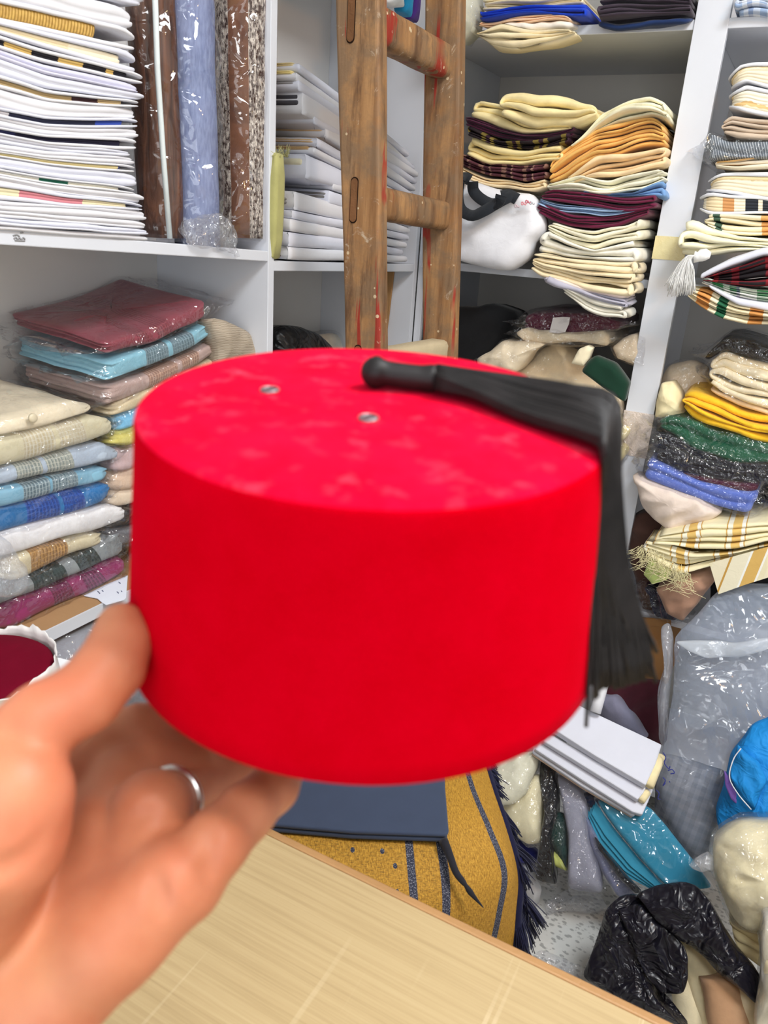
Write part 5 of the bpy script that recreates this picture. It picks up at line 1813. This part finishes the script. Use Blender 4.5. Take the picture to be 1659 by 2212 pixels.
st1 = B('yellow and white striped cloth folded on the shelf edge, frayed at one end', 'e', [(680, 1612), (1030, 1527), (1450, 1530), (1800, 1540)], [(640, 1655), (930, 1702), (1180, 1690), (1450, 1642), (1800, 1622)], STR, 4, y=1.66, depth=.2, name='striped_cloth', groove=.008)
B('second fold of yellow striped cloth, under the first', 'e', [(590, 1655), (930, 1712), (1200, 1692), (1450, 1650), (1800, 1630)], [(610, 1740), (860, 1850), (1050, 1800), (1450, 1710), (1800, 1680)], STR, 4, y=1.665, depth=.14, groove=.012, noise=.006, name='striped_cloth')
tag(slab('striped_cloth', Z('e', (1050, 1790), (1200, 1750), (1450, 1680), (1800, 1620), (1800, 1820), (1450, 1888), (1300, 1935), (1112, 2002)), ('Y', 1.652), .003, striped([(0, (236, 226, 196)), (.27, (196, 150, 72)), (.31, (236, 228, 200)), (.60, (240, 240, 232)), (.64, (216, 176, 100)), (.86, (242, 240, 230)), (.9, (232, 222, 186))], .10, 'x', name='yellow_white_stripe_flat')), 'striped cloth end hanging down over the shelf edge', 'fabric')
_o = [o for o in bpy.data.objects if o.name.startswith('striped_cloth')][-1]
_uv = _o.data.uv_layers.new(name='UVMap')
for lp in _o.data.loops:
    v = _o.data.vertices[lp.vertex_index].co
    _uv.data[lp.index].uv = (v.x - v.z * .12, v.z)
rs = np.random.RandomState(21)
gs = []
for k in range(150):
    t = rs.uniform(0, 1)
    p0 = (570 + 330 * t + rs.normal(0, 14), 1670 + 190 * t + rs.normal(0, 14))
    L = rs.uniform(60, 190)
    ang = rs.normal(2.0 - .5 * t, .4)
    P = [PL(*Z('e', (p0[0] + L * u * math.cos(ang + u * rs.normal(0, .5)), p0[1] + L * u * math.sin(ang + .3 * u)))[0], ('Y', 1.648 - .008 * rs.uniform(0, 1))) for u in (0, .35, .7, 1)]
    gs.append(tube_geo(spline(P, 9), .0005, 3))
V, Fc, U = join_geo(gs)
mesh('fringe', V, Fc, cloth((232, 222, 176)), st1)['kind'] = 'stuff'
pillow('folded_fabric', 'lime green scrap of cloth under the frayed striped cloth', 'fabric', Z('e', (600, 1860), (640, 1750), (720, 1760), (800, 1800), (765, 1900), (660, 1938)), ('Y', 1.675), .012, cloth((190, 206, 124)), noise=.004, rid=.004, back=.03)
pillow('folded_fabric', 'taupe brown cloth bulging out below the striped cloth', 'fabric', Z('e', (690, 1960), (850, 1872), (1040, 1832), (1088, 1900), (960, 2080), (870, 2190), (760, 2120)), ('Y', 1.70), .03, cloth((168, 130, 108)), noise=.005, rid=.004, back=.06)
B('midnight blue patterned cloth in plastic at the shelf edge', 'e', [(590, 1950), (700, 1990), (820, 2085)], [(640, 2150), (740, 2180), (845, 2205)], striped([(0, (24, 26, 46)), (.5, (70, 40, 60)), (.6, (30, 34, 60))], .03, wob=.01, name='midnight'), 2, y=1.73, depth=.2, film=FILMS, group=G_T)

# ------------------------------------------------------------------ behind the fez, lower shelf left of the post
G_U = 'packed cloth on the lower shelf left of the post'
pillow('cloth_heap', 'heap of black cloth behind the ladder on the lower shelf', 'fabric', Z('m', (-220, 430), (60, 388), (150, 392), (200, 410), (280, 352), (400, 402), (510, 440), (470, 560), (430, 700), (470, 1100), (450, 1560), (-220, 1500)), ('Y', 1.84), .06, cloth((16, 16, 18)), noise=.008, back=.08, nfreq=6.)
mp_ = B('maroon cloth in clear plastic with blank white label', 'm', [(500, 500), (560, 445), (880, 442), (1100, 462), (1278, 502)], [(508, 548), (600, 587), (900, 600), (1278, 562)], (92, 34, 56), 2, group=G_U, film=FILMS, y=1.78, filmkw=dict(flap=.05, rid=.012), name='garment_pack')
tgp = slab('paper_label', Z('m', (758, 482), (830, 474), (888, 478), (878, 530), (850, 592), (790, 600), (728, 594)), ('Y', 1.772), .001, paper((226, 220, 216)), mp_)
B('cream cloth pack under the maroon one', 'm', [(448, 590), (560, 555), (900, 608), (1185, 578)], [(458, 625), (560, 662), (900, 685), (1200, 682)], (228, 212, 182), 1, group=G_U, film=FILMS, y=1.77, noise=.006)
pillow('plastic_bag', 'cream cloth pack in plastic poking out beside the black heap', 'bag', Z('m', (170, 790), (300, 742), (380, 645), (560, 662), (700, 690), (600, 745), (480, 900), (200, 900)), ('Y', 1.765), .03, cloth((230, 214, 184)), film=FILMS, noise=.006, back=.05)
pillow('folded_fabric', 'large beige cloth in clear plastic sloping behind the fez', 'fabric', Z('m', (440, 900), (620, 722), (740, 665), (900, 690), (1060, 730), (1120, 900), (1310, 1130), (1290, 1500), (900, 1560), (500, 1300)), ('P', (-.45, 1.72, .95), (0, -.75, .66)), .04, cloth((236, 216, 182)), film=FILMS, noise=.008, rid=.018, back=.05, nfreq=6., aniso=(.6, .45))
pillow('folded_fabric', 'small pale cream cloth flap beside the dark green cloth', 'fabric', Z('m', (895, 830), (960, 720), (1020, 695), (1062, 715), (1030, 800), (990, 850)), ('Y', 1.70), .01, cloth((232, 220, 188)), noise=.002, back=.02)
pillow('folded_fabric', 'dark green cloth wedged against the post', 'fabric', Z('m', (980, 890), (1030, 810), (1085, 765), (1230, 830), (1345, 980), (1315, 1122), (1150, 1015)), ('Y', 1.70), .02, cloth((14, 52, 36), bscale=1200., var=.06), noise=.002, back=.02, p=6.)
pillow('plastic_bag', 'cream cloth in plastic between the maroon pack and the post', 'bag', Z('m', (1205, 700), (1300, 630), (1410, 590), (1480, 640), (1480, 850), (1400, 840), (1250, 790)), ('Y', 1.80), .03, cloth((224, 206, 178)), film=FILMS, noise=.005, back=.06)
B('yellowish ivory cloth in layers behind the black tassel', 'p', [(1200, 950), (1270, 925), (1345, 905)], [(1200, 1050), (1270, 1030), (1338, 1000)], (222, 208, 156), 5, group=G_U, y=1.70, depth=.2, film=FILM)

# ------------------------------------------------------------------ gold shawl and navy cloth on a stool beyond the counter
stool = empty('stool', (-.49, .87, 0), 'low wooden stool hidden under the golden shawl', 'stool')
WD = plain('stool_wood', (140, 100, 64), .6, .3, var=.2)
box('seat', (-.62, -.36, .72, 1.02, .54, .565), WD, stool, .004)
for (x, y) in ((-.6, .74), (-.41, .74), (-.6, .97), (-.41, .97)):
    box('leg', (x, x + .035, y, y + .035, 0, .54), WD, stool, .003)
sh = NT('gold_brocade')
_u, _v = uvx(sh), uvx(sh, 'y')
weave = sh.noise(1., 3., vec=sh.mapping((260, 60, 1), co='UV'), rough=.7)
weave2 = sh.noise(1., 3., vec=sh.mapping((70, 240, 1), co='UV'), rough=.7)
gcol = sh.mix(sh.ramp(weave, [(.35, 0.), (.65, 1.)]), s2l((146, 102, 28)), s2l((206, 158, 62)))
gcol = sh.mix(sh.math('MULTIPLY', sh.ramp(weave2, [(.52, 0.), (.62, .7)]), sh.ramp(_u, [(.0, 1.), (.55, 1.), (.6, .45)])), gcol, s2l((92, 70, 34)))
nv = None
for (a, b) in ((.440, .465), (.540, .566), (.745, .782)):
    qq = sh.math('MULTIPLY', sh.math('GREATER_THAN', _u, a), sh.math('LESS_THAN', _u, b))
    nv = qq if nv is None else sh.math('ADD', nv, qq, True)
vo = sh.n('TexVoronoi')
vo.inputs['Scale'].default_value = 1.
vo.inputs['Randomness'].default_value = .35
sh.l(sh.mapping((30, 17, 1), co='UV'), vo.inputs['Vector'])
stars = sh.math('MULTIPLY', sh.math('LESS_THAN', vo.outputs['Distance'], .2), sh.math('LESS_THAN', _u, .42))
nv = sh.math('ADD', nv, stars, True)
speck = sh.noise(1., 2., vec=sh.mapping((420, 160, 1), co='UV'))
sh.l(sh.mix(nv, gcol, sh.mix(sh.ramp(speck, [(.55, 0.), (.62, 1.)]), s2l((40, 44, 62)), s2l((150, 150, 160)))), sh.b.inputs['Base Color'])
sh.bump(sh.math('ADD', weave, weave2), .45, .002)
sh.p(Roughness=.7, Specular_IOR_Level=.3)
rowsS = [(1610, (560, 740, 880, 990, 1035), (.625, .625, .625, .62, .60)),
         (1700, (540, 740, 900, 1015, 1062), (.622, .625, .625, .62, .598)),
         (1790, (540, 740, 910, 1050, 1090), (.62, .622, .622, .612, .58)),
         (1880, (540, 740, 920, 1080, 1115), (.618, .618, .61, .575, .535)),
         (1960, (560, 740, 925, 1070, 1113), (.60, .60, .58, .53, .49)),
         (2060, (580, 750, 920, 1050, 1105), (.55, .54, .51, .45, .42)),
         (2200, (620, 780, 920, 1030, 1080), (.42, .41, .38, .33, .30))]
Gd = [[PL(x, y + (0 if k < 3 else 6), ('Z', z)) for k, (x, z) in enumerate(zip(xs, zs))] for (y, xs, zs) in rowsS]
# five columns across: left .. centre stripes .. right edge
V, Fc, UV = sheet_geo(Gd, 60, 60)
V[:, 2] += .004 * snoise(V, 7., 5)
shawl = solid(mesh('shawl', V, Fc, sh.m, uv=UV, loc=base_of(V)), .004)
tag(shawl, 'golden brocade shawl with navy stripes and navy fringe draped over a stool', 'shawl')
rs = np.random.RandomState(31)
NAVYY = cloth((17, 19, 52), sheen=.1)
edge = V.reshape(60, 60, 3)[:, -1]
gs = []
for k in range(760):
    t = rs.uniform(0, 46)
    i = int(t)
    p = edge[i] + (edge[min(i + 1, 59)] - edge[i]) * (t - i)
    clump = int(t / 2.2)
    cr_ = np.random.RandomState(clump + 500)
    ln = cr_.uniform(.035, .06) * (.6 if t < 18 else 1.)
    out = np.array([.75 + cr_.normal(0, .25), cr_.normal(0, .35), -.35 if t < 18 else -1.0])
    out = out / np.linalg.norm(out)
    out2 = out + np.array([cr_.normal(0, .2), cr_.normal(0, .3), -.8])
    out2 /= np.linalg.norm(out2)
    jit = rs.normal(0, .0028, 3)
    P = [p, p + out * ln * .35 + jit * .5, p + out * ln * .6 + out2 * ln * .3 + jit, p + out * ln * .6 + out2 * ln * .8 + jit * 1.6]
    gs.append(tube_geo(spline(P, 8), .0009, 3))
Vf, Ff, _ = join_geo(gs)
mesh('fringe', Vf, Ff, NAVYY, shawl)['kind'] = 'stuff'
V, Fc, _ = tube_geo(edge[:50] + np.array([.004, 0, -.003]), .0075, 8)
mesh('fringe_band', V, Fc, NAVYY, shawl)
# navy cloth
NAVY = cloth((58, 69, 92), var=.05, bscale=1600., bstr=.12, wr=.08)
nz_ = .645
nt = [PL(x, y, ('Z', nz_)) for x, y in ((555, 1560), (960, 1600), (962, 1700), (970, 1795), (962, 1802), (760, 1795), (568, 1778), (520, 1770))]
V = np.array(nt)
k = len(V)
lay = []
for (z0, z1, ins) in ((.0, -.007, 0.), (-.008, -.016, .004)):
    c = V.mean(0)
    A = c + (V - c) * (1 - ins * 2)
    lay.append((np.vstack([A + [0, 0, z0], A + [0, 0, z1]]), [tuple(range(k)), tuple(range(2 * k - 1, k - 1, -1))] + [(i, k + i, k + (i + 1) % k, (i + 1) % k) for i in range(k)], np.zeros((2 * k, 2))))
Vn, Fn, _ = join_geo(lay[:1])
nav = fix_normals(mesh('folded_fabric', Vn, Fn, NAVY, smooth=False, loc=base_of(Vn)))
m = nav.modifiers.new('bevel', 'BEVEL')
m.width, m.segments = .003, 3
tag(nav, 'navy grey smooth cloth folded flat on the golden shawl', 'fabric')
u2 = fix_normals(mesh('under_layer', lay[1][0], lay[1][1], NAVY, nav, smooth=False))
m = u2.modifiers.new('bevel', 'BEVEL')
m.width, m.segments = .003, 3
P = spline([PL(*Z('j', p)[0], ('Z', z)) for p, z in (((1085, 415), .635), ((1120, 500), .628), ((1150, 580), .62), ((1195, 640), .61), ((1230, 690), .60), ((1290, 760), .585))], 22)
V, Fc, _ = tube_geo(P, np.interp(np.linspace(0, 1, 22), [0, .2, .55, .62, .75, 1], [.007, .0055, .0045, .0028, .0045, .0006]), 8)
mesh('hanging_strip', V, Fc, cloth((34, 34, 42)), nav)

# ------------------------------------------------------------------ heap on the floor against the back shelving
def lean(y0, z0, y1, z1):
    d = np.array([0, y1 - y0, z1 - z0])
    d /= np.linalg.norm(d)
    return ('P', (0, y0, z0), (0, -d[2], d[1]))


HA = lean(1.36, .03, 1.70, .55)
HB = lean(1.30, .05, 1.66, .52)
HC = lean(1.26, .07, 1.62, .50)
LAM = G_H = 'packs heaped on the floor'
# brown box and dark cloth on the bottom shelf
bx = slab('cardboard_box', Z('h', (820, 270), (1075, 285), (1068, 618), (840, 600)), ('Y', 1.745), .2, plain('box_card', (150, 108, 66), .8, .2, .15, 70), n=(0, -1, 0))
tag(bx, 'brown cardboard box on the bottom shelf behind the clear bag', 'box')
slab('box_flap', Z('h', (820, 270), (1075, 285), (1090, 240), (815, 225)), ('Y', 1.742), .004, plain('box_card', (150, 108, 66), .8, .2, .15, 70), bx)
pillow('cloth_heap', 'dark maroon cloth hanging under the cardboard box', 'fabric', Z('h', (660, 560), (850, 600), (1050, 615), (1060, 960), (960, 1000), (800, 900), (680, 800)), ('Y', 1.73), .03, cloth((70, 24, 36)), noise=.006, rid=.005, back=.06, aniso=(1.3, .4))
pillow('folded_fabric', 'grey-lavender cloth beside the dark maroon cloth', 'fabric', Z('h', (670, 690), (760, 690), (860, 800), (960, 930), (900, 940), (670, 800)), ('Y', 1.69), .02, cloth((130, 130, 152)), noise=.005, back=.03, aniso=(.8, .4))
# white flat parcels
for (lb, pts, off, th) in (('white paper parcel lying uppermost on the floor heap', [(540, 740), (600, 770), (1035, 975), (1000, 1085), (940, 1215), (640, 1040), (390, 880)], .0, .02),
                           ('white paper parcel, second in the floor heap', [(385, 915), (640, 1060), (945, 1225), (925, 1260), (893, 1300), (620, 1130), (330, 950)], -.024, .016),
                           ('white paper parcel, third in the floor heap', [(320, 960), (620, 1140), (985, 1235), (955, 1310), (920, 1388), (860, 1370), (560, 1180), (285, 1000)], -.045, .012),
                           ('white paper parcel, lowest in the floor heap', [(280, 990), (560, 1175), (890, 1370), (868, 1396), (560, 1215), (272, 1020)], -.06, .01)):
    nrm = np.array([.12, -.42, .9])
    nrm /= np.linalg.norm(nrm)
    pl = ('P', np.array([-.15, 1.46, .40]) + nrm * off, nrm)
    o = slab('paper_parcel', Z('h', *pts), pl, th, PAPERB, bev=.003)
    tag(o, lb, 'parcel', 'white parcels on the floor heap')
    c_ = np.mean(np.array(pts, float), 0)
    slab('shadow_strip', Z('h', *[tuple(c_ + (np.array(q_) - c_) * .985 + np.array([-6, 8])) for q_ in pts]), ('P', pl[1] - nrm * th, nrm), .006, cloth((206, 178, 156)), o)  # tan slab stands in for the shadow strips between parcels
    if 'lowest' not in lb and 'third' not in lb:
        a_, b_ = (pts[2], pts[4]) if 'upper' in lb else (pts[2], pts[4])
        V, Fc, _ = tube_geo([PL(*Z('h', (a_[0] + (b_[0] - a_[0]) * t + 18, a_[1] + (b_[1] - a_[1]) * t + 10))[0], ('P', pl[1] - nrm * th * .6, nrm)) for t in (.25, .5, .75, .98)], th * .5, 8)
        mesh('inner_fabric', V + nrm * .001 * snoise(V, 60., 4)[:, None], Fc, cloth((238, 222, 176)), o)

nrm = np.array([.12, -.42, .9])
nrm /= np.linalg.norm(nrm)
_p = ('P', np.array([-.15, 1.46, .40]), nrm)
A = PL(1284, 1545, _p) + nrm * .012
Bq = PL(1312, 1448, ('Y', A[1] + .05))
V, Fc, U = cyl_geo(Bq, A, .011, .012, n=20, m=4)
tag(fix_normals(mesh('paper_roll', V, Fc, PAPER, uv=U, loc=base_of(V))), 'small white paper roll standing on the uppermost white parcel', 'paper')
pillow('plastic_bag', 'pale cream cloth in a clear bag next to the shawl fringe', 'bag', Z('h', (35, 1150), (60, 1080), (200, 1020), (310, 1010), (300, 1110), (230, 1270), (150, 1330), (70, 1330)), HC, .03, cloth((226, 224, 202)), film=FILMS, noise=.004, back=.03)
pillow('plastic_bag', 'second cream cloth bag under the pale one, with grey hem', 'bag', Z('i', (90, 400), (140, 320), (290, 190), (335, 200), (350, 420), (330, 600), (250, 610), (120, 510)), HB, .03, cloth((226, 218, 184)), film=FILMS, noise=.004, back=.03)
pillow('folded_fabric', 'deep blue cloth scrap on the floor behind the shawl fringe', 'fabric', Z('i', (120, 560), (230, 600), (300, 650), (290, 715), (200, 720), (120, 690)), HA, .02, cloth((36, 40, 110)), noise=.005, back=.03)
pillow('plastic_bag', 'narrow black pack in glossy plastic standing on the floor', 'bag', Z('i', (315, 110), (390, 105), (430, 240), (425, 420), (400, 640), (420, 850), (285, 820), (310, 640), (350, 420), (330, 250)), HB, .03, cloth((24, 24, 28)), film=FILMS, noise=.004, rid=.004, back=.03)
pillow('plastic_bag', 'dark green pack in crinkled plastic', 'bag', Z('i', (375, 560), (420, 420), (470, 440), (480, 600), (480, 760), (400, 650)), HB, .025, cloth((40, 66, 62)), film=FILMS, noise=.004, back=.03)
pillow('folded_fabric', 'lime yellow cloth at the foot of the green pack', 'fabric', Z('i', (370, 660), (420, 640), (480, 700), (478, 770), (400, 740)), HB, .02, cloth((196, 204, 116)), noise=.003, back=.02)
gp = pillow('plastic_bag', 'light grey cloth pack standing in clear plastic', 'bag', Z('i', (420, 195), (520, 210), (600, 330), (620, 560), (680, 760), (690, 900), (485, 870), (485, 560), (450, 380)), HB, .028, cloth((158, 160, 176), var=.05), film=FILMS, noise=.002, back=.03, p=6.)
pillow('plastic_bag', 'silvery lilac pack beside the teal cloth', 'bag', Z('i', (545, 340), (620, 480), (700, 640), (800, 770), (900, 900), (780, 925), (700, 800), (610, 620)), HB, .03, cloth((140, 146, 178), var=.08), film=FILMS, noise=.003, back=.03)
pillow('plastic_bag', 'navy pack wedged between the grey pack and the white parcels', 'bag', Z('i', (540, 310), (620, 290), (690, 330), (660, 400), (590, 390)), HB, .015, cloth((50, 56, 88)), film=FILMS, noise=.003, back=.02)
pillow('plastic_bag', 'black edged pack under the teal cloth', 'bag', Z('i', (640, 560), (700, 640), (800, 760), (915, 880), (880, 900), (760, 780), (660, 640)), HC, .012, cloth((26, 28, 36)), film=FILMS, noise=.003, back=.02)
TEAL = cloth((58, 146, 178), var=.05, wr=.12)
tl = pillow('folded_fabric', 'teal cloth folded in layers inside clear plastic on the floor heap', 'fabric', Z('i', (650, 345), (800, 352), (960, 390), (1060, 500), (1240, 725), (1335, 865), (1180, 880), (1060, 860), (900, 690), (760, 520), (690, 420)), HC, .012, TEAL, p=12., noise=.003, nfreq=5., back=.006, film=film(opac=.10, scale=9., strength=.8), filmkw=dict(rid=.003, noise=.003, nfreq=6., p=8.))
for k in range(4):
    e = [(645 - 14 * k, 355 + 18 * k), (690 - 18 * k, 430 + 20 * k), (760 - 18 * k, 525 + 18 * k), (900 - 18 * k, 695 + 16 * k), (1060 - 18 * k, 862 + 5 * k), (1010 - 16 * k, 870), (850 - 18 * k, 740 + 14 * k), (700 - 20 * k, 560 + 16 * k), (620 - 10 * k, 430 + 8 * k)]
    d = HC[2]
    slab('layer', Z('i', *e), ('P', np.array(HC[1]) - np.array(d) * (.003 + .005 * k), d), .0035, TEAL, tl, bev=.001)

# big clear bag with grey checked cloth at its bottom
GCH = striped([(0, (128, 130, 140)), (.5, (150, 152, 160))], .02, cross=[(0, (120, 122, 132)), (.5, (156, 158, 166))], cperiod=.02, name='grey_check')
BAGP = lean(1.42, .06, 1.66, .62)
cb = pillow('plastic_bag', 'large hazy clear plastic bag with grey checked cloth and blue handwriting', 'bag', Z('i', (985, 210), (1040, 60), (1300, 150), (1420, 180), (1400, 420), (1360, 620), (1240, 720), (1120, 600), (1000, 430)), BAGP, .04, GCH, noise=.006, back=.03)
pillow('bag_film', None, None, Z('h', (1110, 345), (1200, 260), (1360, 60), (1500, 30), (1900, 30), (1900, 900), (1480, 1000), (1420, 1300), (1380, 1590), (1280, 1680), (1130, 1560), (985, 1250), (1040, 980), (1090, 700), (1110, 480)), lean(1.40, .06, 1.64, .62), .04, film(opac=.08, scale=6., strength=.7, milk=.40, milkcol=(176, 188, 208), rough=.1), parent=cb, noise=.004, rid=.006, nfreq=5., p=5., back=.004)
pillow('bag_film', None, None, Z('h', (1030, 280), (1080, 250), (1110, 345), (1100, 520), (1080, 760), (1045, 1000), (1010, 960), (1020, 640), (1065, 450)), lean(1.44, .06, 1.67, .62), .03, film(opac=.12, scale=9., strength=.7, milk=.45, milkcol=(190, 196, 206), rough=.18), parent=cb, noise=.004, rid=.008, nfreq=8., back=.004)
pillow('bag_fold', None, None, Z('h', (1112, 372), (1250, 362), (1450, 376), (1660, 345), (1760, 360), (1640, 425), (1480, 458), (1300, 470), (1190, 430)), lean(1.33, .06, 1.57, .62), .01, film(opac=.2, scale=14., milk=.6, milkcol=(214, 222, 232)), parent=cb, noise=.003, rid=.004, back=.003)
INK = plain('blue_ink', (54, 60, 140), .5, .3)
for pts in ([(1042, 70), (1058, 100), (1048, 130), (1075, 165), (1082, 150)], [(1070, 175), (1095, 170), (1108, 190), (1085, 195)], [(1040, 215), (1055, 235), (1040, 265), (1055, 250)], [(1078, 238), (1082, 246)], [(1000, 290), (1018, 310), (1010, 340), (1026, 345)]):
    P = spline([PL(*Z('i', p)[0], lean(1.34, .06, 1.575, .62)) for p in pts], 12)
    V, Fc, _ = tube_geo(P, .0011, 5)
    mesh('handwriting', V, Fc, INK, cb)
# blue nonwoven bag
BLU = crinkled('blue_nonwoven', (30, 138, 214), .7, 22., .5, .25, dist=.08)
bb_ = pillow('shopping_bag', 'bright blue nonwoven bag with violet lining folded open', 'bag', Z('i', (1475, 10), (1560, -90), (1720, -170), (1900, -170), (1900, 560), (1370, 560), (1365, 380), (1400, 230), (1420, 120)), lean(1.36, .1, 1.56, .62), .05, BLU, noise=.006, rid=.008, back=.04, p=4.)
pillow('folded_corner', None, None, Z('i', (1480, 20), (1520, 60), (1600, 110), (1650, 230), (1610, 330), (1580, 415), (1500, 340), (1435, 215), (1440, 130)), lean(1.30, .1, 1.50, .62), .02, BLU, parent=bb_, noise=.005, rid=.01, back=.01)
pillow('violet_lining', None, None, Z('i', (1400, 170), (1435, 215), (1490, 330), (1555, 412), (1500, 400), (1440, 340), (1410, 260)), lean(1.31, .1, 1.51, .62), .006, plain('violet_nonwoven', (140, 106, 196), .8, .2, .4, 160), parent=bb_, noise=.003, back=.006)
V, Fc, _ = tube_geo(spline([PL(*Z('i', p)[0], lean(1.278, .1, 1.478, .62)) for p in ((1500, 45), (1455, 110), (1432, 215), (1480, 310), (1560, 405))], 20), .0012, 5)
mesh('seam_cord', V, Fc, cloth((210, 214, 220)), bb_)
# cream cloth ball in a knotted clear bag
BALP = lean(1.22, .12, 1.40, .52)
ball = pillow('plastic_bag', 'cream cloth crammed into a knotted clear bag in front of the blue bag', 'bag', Z('i', (1330, 600), (1400, 520), (1480, 482), (1700, 470), (1900, 500), (1900, 1040), (1650, 1110), (1480, 1070), (1410, 980), (1370, 850), (1335, 720)), BALP, .07, cloth((236, 224, 184)), film=film(opac=.14, scale=30., strength=1., milk=.12), noise=.007, rid=.012, back=.06, filmkw=dict(rid=.008))
pillow('bag_knot', None, None, Z('i', (1198, 740), (1240, 690), (1310, 655), (1345, 690), (1335, 760), (1270, 772)), lean(1.20, .12, 1.38, .52), .02, film(opac=.25, scale=40., strength=1., milk=.3), parent=ball, noise=.004, rid=.01, back=.006)
bundle('folded_fabric', 'cream cloth folded under the knotted clear bag', 'fabric', Z('i', (1400, 1060), (1480, 1090), (1620, 1130), (1800, 1150)), Z('i', (1440, 1180), (1500, 1260), (1610, 1345), (1800, 1400)), lean(1.20, .1, 1.36, .45), .12, cloth((224, 206, 160)), nl=3, groove=.01, rc=.02)
# boards and rolls leaning at the lower right
for (lb, a, b_, r, c, d) in (('cream cloth roll leaning under the black bag', (1110, 1130), (1270, 1760), .035, (226, 214, 180), 1.20),
                             ('thick cream cloth roll beside the beige one', (1200, 1180), (1400, 1800), .03, (230, 216, 178), 1.18),
                             ('beige brown cloth roll leaning on the floor', (1370, 1380), (1470, 1800), .036, (196, 154, 118), 1.14),
                             ('slim cream cloth roll next to the beige brown roll', (1510, 1420), (1600, 1800), .022, (228, 214, 182), 1.14)):
    A = PL(*Z('i', a)[0], lean(d, .05, d + .25, .4))
    Bq = PL(*Z('i', b_)[0], lean(d, .05, d + .25, .4))
    V, Fc, U = cyl_geo(A, Bq, r, r, wob=.002, seed=nseed())
    tag(fix_normals(mesh('fabric_roll', V, Fc, cloth(c), uv=U, loc=base_of(V))), lb, 'fabric roll')
pillow('plastic_bag', 'crumpled clear bag with cream cloth beside the slim cream roll', 'bag', Z('i', (1630, 1010), (1800, 990), (1800, 1720), (1575, 1720), (1590, 1560), (1615, 1350), (1610, 1150)), lean(1.12, .1, 1.32, .5), .04, cloth((226, 214, 180)), film=film(opac=.2, scale=14., milk=.35), noise=.006, back=.04)
# black carrier bag
BAGK = crinkled('black_carrier_film', (24, 23, 34), .3, 17., .9, .45, dist=.15)
kp = lean(1.14, .05, 1.33, .40)
g = [pillow_geo(Z('i', (572, 1372), (650, 1190), (722, 985), (800, 920), (900, 900), (1000, 985), (1010, 1200), (1000, 1450), (1030, 1560), (1210, 1700), (900, 1640), (720, 1480)), kp, .030, seed=nseed(), noise=.006, rid=.020, nfreq=7., back=.02, aniso=(1.2, .5)),
     pillow_geo(Z('i', (780, 1000), (900, 960), (1010, 1060), (1150, 1180), (1190, 1250), (1188, 1400), (1160, 1480), (1020, 1490), (930, 1370), (850, 1180)), lean(1.115, .05, 1.305, .40), .018, seed=nseed(), noise=.005, rid=.018, nfreq=8., back=.01, aniso=(.9, .5)),
     pillow_geo(Z('i', (880, 895), (1000, 850), (1120, 832), (1230, 848), (1330, 950), (1400, 1080), (1480, 1220), (1615, 1370), (1605, 1560), (1540, 1500), (1400, 1380), (1290, 1260), (1150, 1180), (1020, 1060)), lean(1.12, .05, 1.31, .40), .026, seed=nseed(), noise=.005, rid=.02, nfreq=8., back=.015, aniso=(.75, .35))]
V, Fc, U = join_geo(g)
tag(fix_normals(mesh('carrier_bag', V, Fc, BAGK, uv=U, loc=base_of(V))), 'crumpled black plastic carrier bag lying on the floor heap', 'bag')
# loose clear film on the floor
for (lb, pts, z) in (('loose scrap of clear plastic film on the terrazzo floor by the packs', [(340, 960), (470, 900), (610, 865), (660, 900), (720, 980), (640, 1000), (480, 985), (360, 1000)], .02),
                     ('loose scrap of clear plastic film on the terrazzo floor by the counter', [(290, 1250), (380, 1270), (480, 1300), (570, 1340), (560, 1400), (420, 1390), (300, 1340)], .02)):
    pillow('plastic_film', lb, 'plastic film', Z('i', *pts), ('Z', z), .015, film(opac=.2, scale=30., strength=1., milk=.15), noise=.004, rid=.008, back=.012)
pillow('paper_ball', 'white rounded paper pack at the foot of the packs', 'paper', Z('i', (165, 760), (200, 722), (250, 740), (280, 800), (330, 880), (290, 900), (220, 850)), ('Z', .05), .02, PAPER, noise=.002, back=.04)
